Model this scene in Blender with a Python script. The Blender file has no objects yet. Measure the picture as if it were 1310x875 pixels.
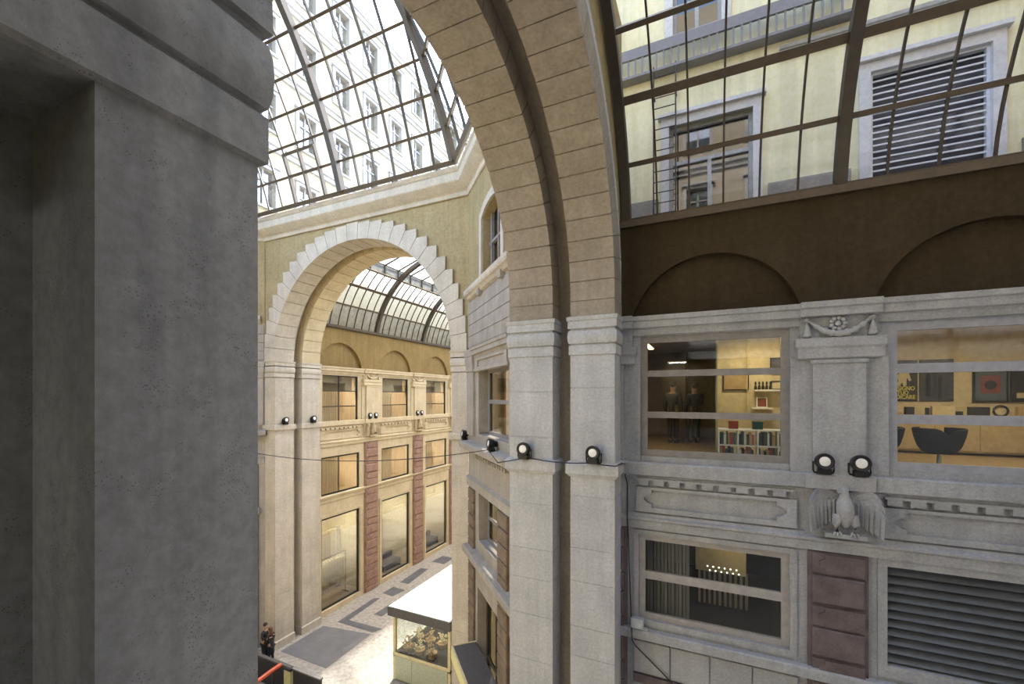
import bpy, bmesh, math, random
from mathutils import Vector, Matrix
from mathutils.geometry import tessellate_polygon
random.seed(7)
H = 12.2                 # eye height above the gallery floor; heights below are measured from the eye
S2 = 2 ** -0.5
sc = bpy.context.scene
COL = bpy.data.collections.new('Scene'); sc.collection.children.link(COL)
PI = math.pi
def rad(a): return a * PI / 180.0

# ------------------------------------------------------------------ materials
MATS = {}
def nodes(name):
    m = bpy.data.materials.new(name); m.use_nodes = True
    nt = m.node_tree; nt.nodes.clear()
    out = nt.nodes.new('ShaderNodeOutputMaterial')
    return m, nt, out
def N(nt, t, **kw):
    n = nt.nodes.new(t)
    for k, v in kw.items():
        if k in n.inputs: n.inputs[k].default_value = v
        else: setattr(n, k, v)
    return n
def rgba(c): return (c[0], c[1], c[2], 1)
def stone(name, c1, c2, c3=None, scale=2.0, pits=0.0, rough=0.8, bump=0.15, streak=0.0, pit_scale=45):
    """mottled mineral surface: two tones by noise, optional vertical streaks and small pits"""
    m, nt, out = nodes(name); L = nt.links.new
    geo = N(nt, 'ShaderNodeNewGeometry')
    n1 = N(nt, 'ShaderNodeTexNoise', Scale=scale, Detail=8.0, Roughness=0.62); L(geo.outputs['Position'], n1.inputs['Vector'])
    r1 = N(nt, 'ShaderNodeValToRGB'); r1.color_ramp.elements[0].position = .32; r1.color_ramp.elements[1].position = .68
    r1.color_ramp.elements[0].color = rgba(c1); r1.color_ramp.elements[1].color = rgba(c2); L(n1.outputs['Fac'], r1.inputs['Fac'])
    col = r1.outputs['Color']
    n2 = N(nt, 'ShaderNodeTexNoise', Scale=scale * 14, Detail=6.0, Roughness=0.7); L(geo.outputs['Position'], n2.inputs['Vector'])
    mx = N(nt, 'ShaderNodeMix', data_type='RGBA', blend_type='OVERLAY'); mx.inputs[0].default_value = .45
    L(col, mx.inputs[6]); L(n2.outputs['Fac'], mx.inputs[7]); col = mx.outputs[2]
    if streak:
        mp = N(nt, 'ShaderNodeMapping'); mp.inputs['Scale'].default_value = (3.1, 3.1, .22); L(geo.outputs['Position'], mp.inputs['Vector'])
        n3 = N(nt, 'ShaderNodeTexNoise', Scale=1.6, Detail=5.0, Roughness=.55); L(mp.outputs[0], n3.inputs['Vector'])
        r3 = N(nt, 'ShaderNodeValToRGB'); r3.color_ramp.elements[0].position = .42; r3.color_ramp.elements[1].position = .6
        r3.color_ramp.elements[0].color = (1 - streak, 1 - streak, 1 - streak * .9, 1); r3.color_ramp.elements[1].color = (1, 1, 1, 1); L(n3.outputs['Fac'], r3.inputs['Fac'])
        m3 = N(nt, 'ShaderNodeMix', data_type='RGBA', blend_type='MULTIPLY'); m3.inputs[0].default_value = 1
        L(col, m3.inputs[6]); L(r3.outputs['Color'], m3.inputs[7]); col = m3.outputs[2]
    if pits:
        vo = N(nt, 'ShaderNodeTexVoronoi', Scale=pit_scale); L(geo.outputs['Position'], vo.inputs['Vector'])
        n4 = N(nt, 'ShaderNodeTexNoise', Scale=7.0, Detail=2.0); L(geo.outputs['Position'], n4.inputs['Vector'])
        mu = N(nt, 'ShaderNodeMath', operation='MULTIPLY'); L(n4.outputs['Fac'], mu.inputs[0]); mu.inputs[1].default_value = .36
        lt = N(nt, 'ShaderNodeMath', operation='LESS_THAN'); L(vo.outputs['Distance'], lt.inputs[0]); L(mu.outputs[0], lt.inputs[1])
        gt = N(nt, 'ShaderNodeMath', operation='GREATER_THAN'); L(n4.outputs['Fac'], gt.inputs[0]); gt.inputs[1].default_value = .56
        am = N(nt, 'ShaderNodeMath', operation='MULTIPLY'); L(lt.outputs[0], am.inputs[0]); L(gt.outputs[0], am.inputs[1])
        am2 = N(nt, 'ShaderNodeMath', operation='MULTIPLY'); L(am.outputs[0], am2.inputs[0]); am2.inputs[1].default_value = pits
        m4 = N(nt, 'ShaderNodeMix', data_type='RGBA', blend_type='MIX'); L(am2.outputs[0], m4.inputs[0]); L(col, m4.inputs[6])
        m4.inputs[7].default_value = rgba([c * .35 for c in c1]); col = m4.outputs[2]
    b = N(nt, 'ShaderNodeBsdfPrincipled', Roughness=rough); L(col, b.inputs['Base Color'])
    b.inputs['Specular IOR Level'].default_value = .04 if 'plaster' in name else .2
    if bump:
        bp = N(nt, 'ShaderNodeBump', Strength=bump, Distance=.02); L(n2.outputs['Fac'], bp.inputs['Height']); L(bp.outputs[0], b.inputs['Normal'])
    L(b.outputs[0], out.inputs[0]); MATS[name] = m; return m
def plain(name, c, rough=.5, metal=0.0, spec=.5, var=.12, scale=9):
    m, nt, out = nodes(name); L = nt.links.new
    geo = N(nt, 'ShaderNodeNewGeometry')
    n1 = N(nt, 'ShaderNodeTexNoise', Scale=float(scale), Detail=4.0); L(geo.outputs['Position'], n1.inputs['Vector'])
    r = N(nt, 'ShaderNodeValToRGB'); r.color_ramp.elements[0].position = .3; r.color_ramp.elements[1].position = .7
    r.color_ramp.elements[0].color = rgba([x * (1 - var) for x in c]); r.color_ramp.elements[1].color = rgba([min(1, x * (1 + var)) for x in c]); L(n1.outputs['Fac'], r.inputs['Fac'])
    b = N(nt, 'ShaderNodeBsdfPrincipled', Roughness=rough, Metallic=metal); L(r.outputs[0], b.inputs['Base Color'])
    b.inputs['Specular IOR Level'].default_value = spec
    L(b.outputs[0], out.inputs[0]); MATS[name] = m; return m
def glass(name, tint, refl=1.0, rough=.02, dirt=None, dirt_amt=0.0):
    """thin architectural pane: tinted see-through plus a Fresnel reflection, with an optional film of dirt"""
    m, nt, out = nodes(name); L = nt.links.new
    tr = N(nt, 'ShaderNodeBsdfTransparent', Color=rgba(tint))
    gl = N(nt, 'ShaderNodeBsdfGlossy', Roughness=rough, Color=(1, 1, 1, 1))
    fr = N(nt, 'ShaderNodeLayerWeight'); fr.inputs['Blend'].default_value = .5
    pw = N(nt, 'ShaderNodeMath', operation='POWER'); L(fr.outputs['Facing'], pw.inputs[0]); pw.inputs[1].default_value = 5.0
    mu = N(nt, 'ShaderNodeMath', operation='MULTIPLY_ADD'); mu.use_clamp = True; L(pw.outputs[0], mu.inputs[0]); mu.inputs[1].default_value = .9 * refl; mu.inputs[2].default_value = .04 * refl
    mx = N(nt, 'ShaderNodeMixShader'); L(mu.outputs[0], mx.inputs[0]); L(tr.outputs[0], mx.inputs[1]); L(gl.outputs[0], mx.inputs[2])
    last = mx.outputs[0]
    if dirt:
        geo = N(nt, 'ShaderNodeNewGeometry')
        n1 = N(nt, 'ShaderNodeTexNoise', Scale=1.7, Detail=6.0, Roughness=.6); L(geo.outputs['Position'], n1.inputs['Vector'])
        r = N(nt, 'ShaderNodeMapRange'); r.inputs[1].default_value = .35; r.inputs[2].default_value = .75; r.inputs[3].default_value = dirt_amt * .4; r.inputs[4].default_value = dirt_amt; L(n1.outputs['Fac'], r.inputs[0])
        df = N(nt, 'ShaderNodeBsdfTranslucent', Color=rgba(dirt))
        m2 = N(nt, 'ShaderNodeMixShader'); L(r.outputs[0], m2.inputs[0]); L(last, m2.inputs[1]); L(df.outputs[0], m2.inputs[2]); last = m2.outputs[0]
    L(last, out.inputs[0]); MATS[name] = m; return m
def emit(name, c, s):
    m, nt, out = nodes(name)
    e = N(nt, 'ShaderNodeEmission', Color=rgba(c), Strength=s); nt.links.new(e.outputs[0], out.inputs[0]); MATS[name] = m; return m
def wood(name, c1, c2, sx=14):
    m, nt, out = nodes(name); L = nt.links.new
    geo = N(nt, 'ShaderNodeNewGeometry'); mp = N(nt, 'ShaderNodeMapping'); mp.inputs['Scale'].default_value = (sx, sx, .6); L(geo.outputs['Position'], mp.inputs['Vector'])
    n = N(nt, 'ShaderNodeTexNoise', Scale=1.0, Detail=5.0); L(mp.outputs[0], n.inputs['Vector'])
    r = N(nt, 'ShaderNodeValToRGB'); r.color_ramp.elements[0].position = .35; r.color_ramp.elements[1].position = .65
    r.color_ramp.elements[0].color = rgba(c1); r.color_ramp.elements[1].color = rgba(c2); L(n.outputs['Fac'], r.inputs['Fac'])
    b = N(nt, 'ShaderNodeBsdfPrincipled', Roughness=.45); L(r.outputs[0], b.inputs['Base Color']); L(b.outputs[0], out.inputs[0]); MATS[name] = m; return m

stone('shaded_stone', (.185, .193, .207), (.255, .264, .28), scale=1.3, pits=.6, bump=.2, streak=.22, pit_scale=85)  # same stone as the piers, with the left pilaster's dimness put into the colour
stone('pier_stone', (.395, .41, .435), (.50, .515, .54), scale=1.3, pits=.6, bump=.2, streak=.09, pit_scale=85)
stone('arch_stone', (.265, .232, .19), (.34, .30, .25), scale=1.1, bump=.12, streak=.1)
stone('carved_stone', (.305, .316, .335), (.39, .402, .422), scale=1.8, pits=.3, bump=.15, streak=.1)
stone('jamb_stone', (.44, .395, .32), (.56, .505, .415), scale=1.2, bump=.12, pits=.4, streak=.08)
stone('warm_stone', (.5, .41, .26), (.62, .52, .34), scale=1.4, bump=.1, streak=.06)
stone('yellow_plaster', (.31, .25, .135), (.38, .31, .175), scale=.7, bump=.06, streak=.1)
stone('shaded_plaster', (.045, .034, .02), (.056, .043, .027), scale=.7, bump=.06, streak=.1)  # plaster of the arm wall, its shade under the roof darkened into the colour
stone('beige_stone', (.30, .272, .232), (.385, .352, .305), scale=1.6, pits=.3, bump=.15, streak=.1)
stone('diag_brick', (.14, .105, .075), (.22, .17, .125), scale=3.4, bump=.25)
stone('ochre_plaster', (.21, .145, .06), (.26, .185, .08), scale=.7, bump=.06, streak=.1)
stone('brown_brick', (.105, .085, .088), (.17, .14, .145), scale=3.4, bump=.25, pits=.4)
stone('red_brick', (.25, .15, .11), (.36, .235, .175), scale=3.4, bump=.25)
stone('cavity_stone', (.14, .115, .085), (.2, .165, .125), scale=1.3, bump=.1)
stone('pale_render', (.30, .268, .17), (.35, .315, .21), scale=.5, bump=.0)
stone('yellow_render', (.70, .66, .45), (.77, .73, .51), scale=.45, bump=.0, streak=.12)
stone('trim_render', (.33, .34, .36), (.4, .41, .43), scale=.8, bump=.0)
stone('brown_render', (.20, .17, .12), (.27, .23, .17), scale=.5, bump=.0)
stone('trim_pale', (.5, .5, .53), (.6, .6, .63), scale=.8, bump=.0)
stone('grey_base', (.2, .19, .18), (.29, .27, .25), scale=1.4, bump=.1)
stone('mosaic_floor', (.23, .205, .17), (.43, .39, .335), scale=5.5, bump=.1, pits=.5, pit_scale=14, rough=.45)
stone('dark_paving', (.085, .085, .09), (.13, .13, .135), scale=2.0, bump=.05, rough=.45)
stone('grey_paving', (.13, .127, .125), (.17, .167, .165), scale=1.5, bump=.05, rough=.5)
plain('bronze', (.075, .056, .036), .5, .2)
plain('bronze_dark', (.05, .041, .03), .55, .2)
plain('window_grey', (.215, .205, .2), .5)
plain('window_blue', (.30, .31, .35), .45)
plain('black_metal', (.016, .016, .018), .45, .3)
plain('black_frame', (.02, .019, .018), .45, .2)
plain('lens_white', (.78, .78, .76), .25)
plain('cable_black', (.012, .012, .013), .6)
plain('galvanised', (.46, .5, .54), .4, .3)
plain('louver_grey', (.10, .11, .125), .5, .1)
plain('white_paint', (.78, .78, .77), .5)
plain('white_slat', (.62, .64, .72), .5)
plain('dark_blind', (.045, .045, .07), .6)
plain('dark_interior', (.028, .022, .018), .8)
plain('room_wall', (.60, .51, .33), .8); plain('shop_wall', (.72, .66, .50), .7); plain('window_pale', (.33, .315, .31), .5); plain('navy_backing', (.012, .013, .03), .7); plain('balcony_grey', (.17, .165, .18), .6); plain('blind_taupe', (.2, .17, .11), .8)
plain('room_floor', (.30, .22, .12), .5)
plain('room_brown', (.2, .125, .07), .7)
plain('cabinet_oak', (.46, .36, .2), .5)
plain('navy_fabric', (.007, .009, .024), .8)
plain('poster_black', (.018, .016, .015), .4)
plain('poster_grey', (.05, .05, .052), .4)
plain('poster_blue', (.10, .125, .15), .4)
plain('poster_red', (.22, .07, .05), .5)
plain('poster_cream', (.55, .47, .3), .5)
plain('poster_yellow', (.62, .55, .1), .5)
plain('book_red', (.3, .05, .04), .6); plain('book_teal', (.03, .09, .1), .6); plain('book_white', (.7, .68, .62), .6); plain('book_black', (.02, .02, .022), .6); plain('book_tan', (.4, .28, .14), .6)
plain('skin', (.48, .29, .2), .6); plain('coat_black', (.012, .012, .014), .85); plain('hair_dark', (.03, .02, .014), .7); plain('hair_brown', (.12, .05, .025), .7)
plain('shirt_slate', (.035, .04, .055), .8); plain('trousers_dark', (.016, .016, .02), .8); plain('shoe_white', (.7, .7, .7), .6)
plain('orange_paint', (.42, .07, .03), .4); plain('post_olive', (.35, .34, .17), .5)
plain('slate_roof', (.085, .078, .072), .6); plain('white_roof', (.8, .79, .76), .6); plain('cream_frame', (.6, .52, .3), .5); plain('celadon_panel', (.42, .45, .33), .4)
plain('garment_cream', (.72, .66, .46), .9); plain('leaf_green', (.08, .13, .04), .7); plain('pot_terracotta', (.35, .15, .08), .8)
wood('curtain_warm', (.72, .58, .40), (.86, .74, .55), 16); wood('wood_panel', (.36, .28, .19), (.48, .385, .27), 10); wood('curtain_grey', (.14, .13, .12), (.24, .22, .2), 22)
glass('clear_glass', (.93, .95, .93), 1.0)
glass('roof_glass', (.86, .88, .90), .8, dirt=(.5, .52, .54), dirt_amt=.03)
glass('dirty_glass', (.70, .70, .68), .7, dirt=(.3, .3, .27), dirt_amt=.03)
glass('smoked_glass', (.42, .40, .36), .7)
glass('shop_glass', (.85, .86, .84), 3.0)
glass('facade_glass', (.45, .52, .66), 7.0)
glass('dark_pane', (.22, .24, .29), 2.5)
glass('wired_glass', (.36, .36, .35), .8, dirt=(.5, .5, .47), dirt_amt=.5)
emit('lamp_warm', (1.0, .78, .42), 9.0); emit('lamp_white', (1.0, .93, .8), 4.0); emit('strip_yellow', (1.0, .83, .35), .7)

# ------------------------------------------------------------------ mesh builder
class Fr:
    """a wall frame: u runs along the wall, n stands out of it, z is height above the eye"""
    def __init__(s, o, u, n): s.o = Vector((o[0], o[1])); s.u = Vector(u); s.n = Vector(n)
    def __call__(s, u, n, z):
        p = s.o + s.u * u + s.n * n
        return Vector((p.x, p.y, z + H))
W0 = Fr((0, 0), (1, 0), (0, 1))          # plain world axes: (x, y, z)
class MB:
    def __init__(s): s.v = []; s.f = []
    def add(s, vs, fs):
        k = len(s.v); s.v += [Vector(p) for p in vs]; s.f += [tuple(i + k for i in f) for f in fs]; return s
    def box(s, F, u0, u1, n0, n1, z0, z1):
        vs = [F(u, n, z) for z in (z0, z1) for n in (n0, n1) for u in (u0, u1)]
        return s.add(vs, [(0, 1, 3, 2), (4, 6, 7, 5), (0, 4, 5, 1), (2, 3, 7, 6), (0, 2, 6, 4), (1, 5, 7, 3)])
    def chunk(s, F, u0, u1, n0, n1, z0, z1, c=.02):
        """block with a chamfered front face (n1)"""
        vs = [F(u, n0, z) for z in (z0, z1) for u in (u0, u1)] + [F(u, n1 - c, z) for z in (z0, z1) for u in (u0, u1)] + [F(u, n1, z) for z in (z0 + c, z1 - c) for u in (u0 + c, u1 - c)]
        fs = [(0, 1, 3, 2), (8, 10, 11, 9)]
        for a, b in ((0, 4), (4, 8)):
            for i, j in ((0, 1), (1, 3), (3, 2), (2, 0)): fs.append((a + i, b + i, b + j, a + j))
        return s.add(vs, fs)
    def prism(s, F, poly, n0, n1):
        """polygon in (u,z) extruded along n"""
        k = len(poly); vs = [F(u, n0, z) for u, z in poly] + [F(u, n1, z) for u, z in poly]
        return s.add(vs, [tuple(range(k)), tuple(range(2 * k - 1, k - 1, -1))] + [(i, i + k, (i + 1) % k + k, (i + 1) % k) for i in range(k)])
    def strip(s, F, u0, u1, prof, m0=0.0, m1=0.0):
        """moulding: closed profile [(n,z)] run along u, ends mitred by m*n"""
        k = len(prof); vs = [F(u0 + m0 * n, n, z) for n, z in prof] + [F(u1 - m1 * n, n, z) for n, z in prof]
        return s.add(vs, [tuple(range(k)), tuple(range(2 * k - 1, k - 1, -1))] + [(i, (i + 1) % k, (i + 1) % k + k, i + k) for i in range(k)])
    def plate(s, F, outer, holes, n0, n1):
        loops = [outer] + holes
        tris = tessellate_polygon([[Vector((u, z, 0)) for u, z in lp] for lp in loops])
        pts = [p for lp in loops for p in lp]; k = len(pts)
        fs = [tuple(t) for t in tris] + [tuple(i + k for i in t[::-1]) for t in tris]
        b = 0
        for lp in loops:
            n = len(lp)
            fs += [(b + i, b + (i + 1) % n, b + (i + 1) % n + k, b + i + k) for i in range(n)]; b += n
        return s.add([F(u, n0, z) for u, z in pts] + [F(u, n1, z) for u, z in pts], fs)
    def loft(s, rings, cap=True, closed=True):
        k = len(rings[0]); vs = [p for r in rings for p in r]; fs = []
        for i in range(len(rings) - 1):
            for j in range(k if closed else k - 1): fs.append((i * k + j, i * k + (j + 1) % k, (i + 1) * k + (j + 1) % k, (i + 1) * k + j))
        if cap and closed: fs += [tuple(range(k)), tuple(range(len(vs) - 1, len(vs) - 1 - k, -1))]
        return s.add(vs, fs)
    def tube(s, pts, r, k=8):
        pts = [Vector(p) for p in pts]; rings = []
        for i, p in enumerate(pts):
            t = (pts[min(i + 1, len(pts) - 1)] - pts[max(i - 1, 0)]).normalized()
            a = t.cross(Vector((0, 0, 1)))
            if a.length < 1e-3: a = t.cross(Vector((1, 0, 0)))
            a.normalize(); b = t.cross(a); rr = r[i] if isinstance(r, (list, tuple)) else r
            rings.append([p + (a * math.cos(2 * PI * j / k) + b * math.sin(2 * PI * j / k)) * rr for j in range(k)])
        return s.loft(rings)
    def lathe(s, c, axis, prof, k=20, cap=True):
        """revolve [(r, t)] about an axis through c"""
        c = Vector(c); t = Vector(axis).normalized(); a = t.cross(Vector((0, 0, 1)))
        if a.length < 1e-3: a = Vector((1, 0, 0))
        a.normalize(); b = t.cross(a)
        return s.loft([[c + t * h + (a * math.cos(2 * PI * j / k) + b * math.sin(2 * PI * j / k)) * max(r, 1e-4) for j in range(k)] for r, h in prof], cap=cap)
    def ball(s, c, rx, ry=None, rz=None, k=12):
        ry = ry or rx; rz = rz or rx; c = Vector(c); h = k // 2
        return s.loft([[c + Vector((rx * math.sin(PI * (i + .02) / (h + .04)) * math.cos(2 * PI * j / k), ry * math.sin(PI * (i + .02) / (h + .04)) * math.sin(2 * PI * j / k), rz * math.cos(PI * (i + .02) / (h + .04)))) for j in range(k)] for i in range(h + 1)])
    def build(s, name, mat, parent=None, smooth=False, base=None, ang=40):
        me = bpy.data.meshes.new(name)
        off = world_off(parent) if parent else (Vector(base) if base is not None else bbox_base(s.v))
        me.from_pydata([v - off for v in s.v], [], s.f)
        bm = bmesh.new(); bm.from_mesh(me); bmesh.ops.recalc_face_normals(bm, faces=bm.faces)
        if smooth:
            for f in bm.faces: f.smooth = True
            for e in bm.edges:
                if len(e.link_faces) == 2 and e.calc_face_angle(0) > rad(ang): e.smooth = False
        bm.to_mesh(me); bm.free()
        o = bpy.data.objects.new(name, me); COL.objects.link(o)
        if mat: me.materials.append(MATS[mat])
        if parent: o.parent = parent
        else: o.location = off
        return o
def bbox_base(vs):
    lo = Vector([min(v[i] for v in vs) for i in range(3)]); hi = Vector([max(v[i] for v in vs) for i in range(3)])
    return Vector(((lo.x + hi.x) / 2, (lo.y + hi.y) / 2, lo.z))
def world_off(o):
    v = Vector((0, 0, 0))
    while o: v += o.location; o = o.parent
    return v
def tag(o, label, cat=None, group=None, kind=None):
    if label: o['label'] = label
    if cat: o['category'] = cat
    if group: o['group'] = group
    if kind: o['kind'] = kind
    return o
def thing(name, loc, label, cat, group=None, kind=None, rz=0):
    o = bpy.data.objects.new(name, None); COL.objects.link(o); o.location = loc; o.rotation_euler = (0, 0, rz); o.empty_display_size = .1
    return tag(o, label, cat, group, kind)
def copy_tree(o, parent=None, loc=None, rz=None, label=None, group=None):
    c = o.copy(); COL.objects.link(c); c.parent = parent
    if loc is not None: c.location = loc
    if rz is not None: c.rotation_euler = (0, 0, rz)
    if label: c['label'] = label
    if group: c['group'] = group
    for ch in list(o.children): copy_tree(ch, c)
    return c
CNT = {}
def nxt(k): CNT[k] = CNT.get(k, 0) + 1; return '%s_%d' % (k, CNT[k])
def S(o, label, cat): return tag(o, label, cat, kind='structure')
def arc(uc, zc, r, a0, a1, n): return [(uc + r * math.cos(rad(a0 + (a1 - a0) * i / n)), zc + r * math.sin(rad(a0 + (a1 - a0) * i / n))) for i in range(n + 1)]
def rect(u0, u1, z0, z1): return [(u0, z0), (u1, z0), (u1, z1), (u0, z1)]
def obox(name, mat, parent, F, *a): return MB().box(F, *a).build(name, mat, parent)
SUN, SUND, SKY, EXPO = 54.0, (.157, -.62, -1), 4.3, -0.08
# ------------------------------------------------------------------ wall frames of the place
RW = Fr((0, 9.45), (1, 0), (0, -1))                  # long side wall of the near arm
NA = Fr((-1.71, 4.93), (0, 1), (1, 0))               # arch between the arm and the crossing (n=0 on the arm side)
FW = Fr((-13.85, 13.7), (1, 0), (0, -1))             # far side of the crossing
DR = Fr((-8.1, 13.7), (S2, -S2), (-S2, -S2))         # diagonal right of the far arch
DL = Fr((-19.6, 13.7), (-S2, -S2), (S2, -S2))        # diagonal left of the far arch
GL = Fr((-19.3, 16.3), (0, 1), (1, 0))               # left wall of the far gallery
G0 = -12.2
CAP = [(.0, .86), (.03, .875), (.03, 1.066), (-.004, 1.072), (-.004, 1.095), (.03, 1.105), (.048, 1.16), (.055, 1.24), (.048, 1.32), (.03, 1.375), (.0, 1.39), (.0, 1.42), (.05, 1.425), (.045, 1.575), (.06, 1.585), (.07, 1.6), (.07, 1.67), (.0, 1.67)]
BASE = [(.0, -1.70), (.03, -1.68), (.06, -1.64), (.085, -1.62), (.085, -1.44), (.07, -1.41), (.07, -1.385), (.0, -1.38)]
def rloft(mb, F, u0, u1, n0, n1, prof, dz=0.0):
    return mb.loft([[F(u0 - p, n0 - p, z + dz), F(u1 + p, n0 - p, z + dz), F(u1 + p, n1 + p, z + dz), F(u0 - p, n1 + p, z + dz)] for p, z in prof])
def shaft(mb, F, u0, u1, n0, n1, z0, z1, hs):
    """ashlar shaft: courses with fine joints round a core"""
    g = .010; mb.box(F, u0 + g, u1 - g, n0 + g, n1 - g, z0, z1); z = z0; i = 0
    while z < z1 - .01:
        h = min(hs[i % len(hs)], z1 - z); i += 1
        if z1 - (z + h) < .2: h = z1 - z
        mb.box(F, u0, u1, n0, n1, z + .006, z + h - .006); z += h
    return mb
def ring(mb, F, uc, zc, r0, r1, n0, n1, nv, core=.03, gap=.02, a0=0, a1=180):
    """rib of voussoirs: nv wedge blocks over a slightly recessed core"""
    da = (a1 - a0) / nv; g = math.degrees(gap / r0) / 2; k = 3
    for i in range(nv):
        a, b = a0 + i * da + g, a0 + (i + 1) * da - g
        mb.prism(F, arc(uc, zc, r0, a, b, k) + arc(uc, zc, r1, b, a, k), n0, n1)
    mb.prism(F, arc(uc, zc, r0 + core, a0, a1, 64) + arc(uc, zc, r1 - .01, a1, a0, 64), n0 + core, n1 - core)
    return mb
def stilt(mb, F, u0, u1, n0, n1, z0, z1): mb.box(F, u0, u1, n0, n1, z0 + .004, z1 - .004); return mb.box(F, u0 + .015, u1 - .015, n0 + .015, n1 - .015, z0, z1)

# ---------------------------------------------- floor
S(MB().box(W0, -30, 18, -8, 62, G0 - .3, G0).build('floor', 'mosaic_floor'), 'speckled mosaic floor of the gallery far below', 'floor')
inl = [('dark_paving', [(-18.16, 16.84), (-18.31, 19.76), (-17.97, 19.91), (-17.74, 17.25), (-15.47, 17.32), (-15.71, 16.85)]),
       ('dark_paving', [(-18.30, 20.5), (-18.28, 21.45), (-17.25, 21.4), (-17.45, 20.41)]), ('dark_paving', [(-18.32, 22.15), (-18.5, 24.6), (-17.92, 24.7), (-17.65, 22.2)]),
       ('dark_paving', [(-18.5, 25.9), (-18.4, 27.2), (-17.4, 27.2), (-17.4, 25.9)]), ('dark_paving', [(-18.4, 28.4), (-18.5, 31), (-17.9, 31), (-17.8, 28.4)]),
       ('dark_paving', [(-16.95, 18.3), (-16.6, 30), (-16.1, 30), (-16.4, 18.3)]), ('grey_paving', [(-18.55, 13.76), (-18.55, 16.25), (-15.68, 16.7), (-15.52, 13.75)]),
       ('dark_paving', [(-16.5, 12.1), (-13.9, 12.1), (-13.9, 12.45), (-16.5, 12.45)])]
for i, (m, pl) in enumerate(inl):
    mb = MB(); k = len(pl); mb.add([W0(x, y, G0 - .01) for x, y in pl] + [W0(x, y, G0 + .004) for x, y in pl], [tuple(range(k)), tuple(range(k, 2 * k))] + [(j, (j + 1) % k, (j + 1) % k + k, j + k) for j in range(k)])
    S(mb.build('floor_inlay', m), ['dark L-shaped paving band before the first shop window', 'small dark paving square before the red pilaster', 'dark paving bar before the second shop window', 'dark paving square before the third shop window', 'farthest dark paving bar along the shops', 'long dark paving band beside the kiosk', 'plain grey paving panel under the far arch', 'dark paving strip beside the parapet'][i], 'paving')

# ---------------------------------------------- near arch
ZC = 2.0; R0 = 3.75
def near_pier(n0, n1, side, label, hs):
    st = 'shaded_stone' if side < 0 else 'pier_stone'
    o = thing('arch_pier', NA(side * 4.1, (n0 + n1) / 2, G0), label, 'pier', kind='structure')
    u0, u1 = sorted((side * 3.75, side * 4.53))
    mb = MB()
    if side < 0 and n1 == 0:                                        # beside our window the shaft steps back
        shaft(mb, NA, -4.285, -3.765, n0, 0, G0, .985, hs); mb.box(NA, -5.3, -4.28, n0, -.44, G0, .985)
    else: shaft(mb, NA, u0, u1, n0, n1, G0, .87, hs)
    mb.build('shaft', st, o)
    if side < 0 and n1 == 0: u0 = -5.3
    dz = .11 if side < 0 else 0
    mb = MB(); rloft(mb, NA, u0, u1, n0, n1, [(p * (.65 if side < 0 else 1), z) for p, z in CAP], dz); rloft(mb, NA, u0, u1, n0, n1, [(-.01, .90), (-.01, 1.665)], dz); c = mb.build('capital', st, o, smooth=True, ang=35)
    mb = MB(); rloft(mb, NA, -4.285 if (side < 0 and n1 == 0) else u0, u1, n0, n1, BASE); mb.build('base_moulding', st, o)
    return o
near_pier(-.93, 0, 1, 'pale stone pier of the near arch, nearer of the pair at the side wall', [.62, .95, .7, 1.1])
near_pier(-2.35, -1.33, 1, 'pale stone pier of the near arch, farther of the pair at the side wall', [.8, .66, 1.0])
near_pier(-.93, 0, -1, 'big dim stone pilaster filling the left of the view', [10.5, 3.0])
near_pier(-2.35, -1.33, -1, 'stone pier hidden behind the big left pilaster', [.8, .66, 1.0])
for n0, n1, lb in ((-.93, 0, 'nearer stone rib of the big arch overhead'), (-2.35, -1.33, 'farther stone rib of the big arch overhead, beyond the dark groove')):
    mb = MB(); ring(mb, NA, 0, ZC, R0, 4.4, n0, n1, 29)
    for sd in (1, -1):
        a, b = sorted((sd * R0, sd * 4.53)); stilt(mb, NA, a, b, n0, n1, 1.67, ZC)
    S(mb.build('arch_rib', 'arch_stone'), lb, 'arch')
mb = MB(); mb.prism(NA, arc(0, ZC, 4.25, 0, 180, 64) + arc(0, ZC, 4.45, 180, 0, 64), -2.3, -.05)
for sd in (1, -1):
    a, b = sorted((sd * 4.25, sd * 4.52)); mb.box(NA, a, b, -2.3, -.05 if sd > 0 else -1.0, G0, ZC)
S(mb.build('arch_groove', 'arch_stone'), 'recessed groove between the two ribs of the big arch', 'arch')
hole = [(-4.42, G0)] + arc(0, ZC, 4.42, 180, 0, 48) + [(4.42, G0)]
out_ = [(-4.67, 1.3), (-4.42, 1.3)] + hole[1:] + [(4.67, G0), (4.67, 8.3), (-4.67, 8.3)]
mb = MB(); mb.plate(NA, out_, [], -2.3, -.03); mb.box(NA, -4.67, -4.42, -2.3, -1.0, G0, 1.3)
S(mb.build('wall_arch', 'yellow_plaster'), 'wall over the near arch', 'wall')
mb = MB(); ring(mb, NA, 0, ZC, R0 + .02, 4.62, -.10, -.008, 29, core=.01)      # face of the arch towards the arm
S(mb.build('arch_face', 'pier_stone'), 'stone face ring of the big arch on the arm side', 'arch')

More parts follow.
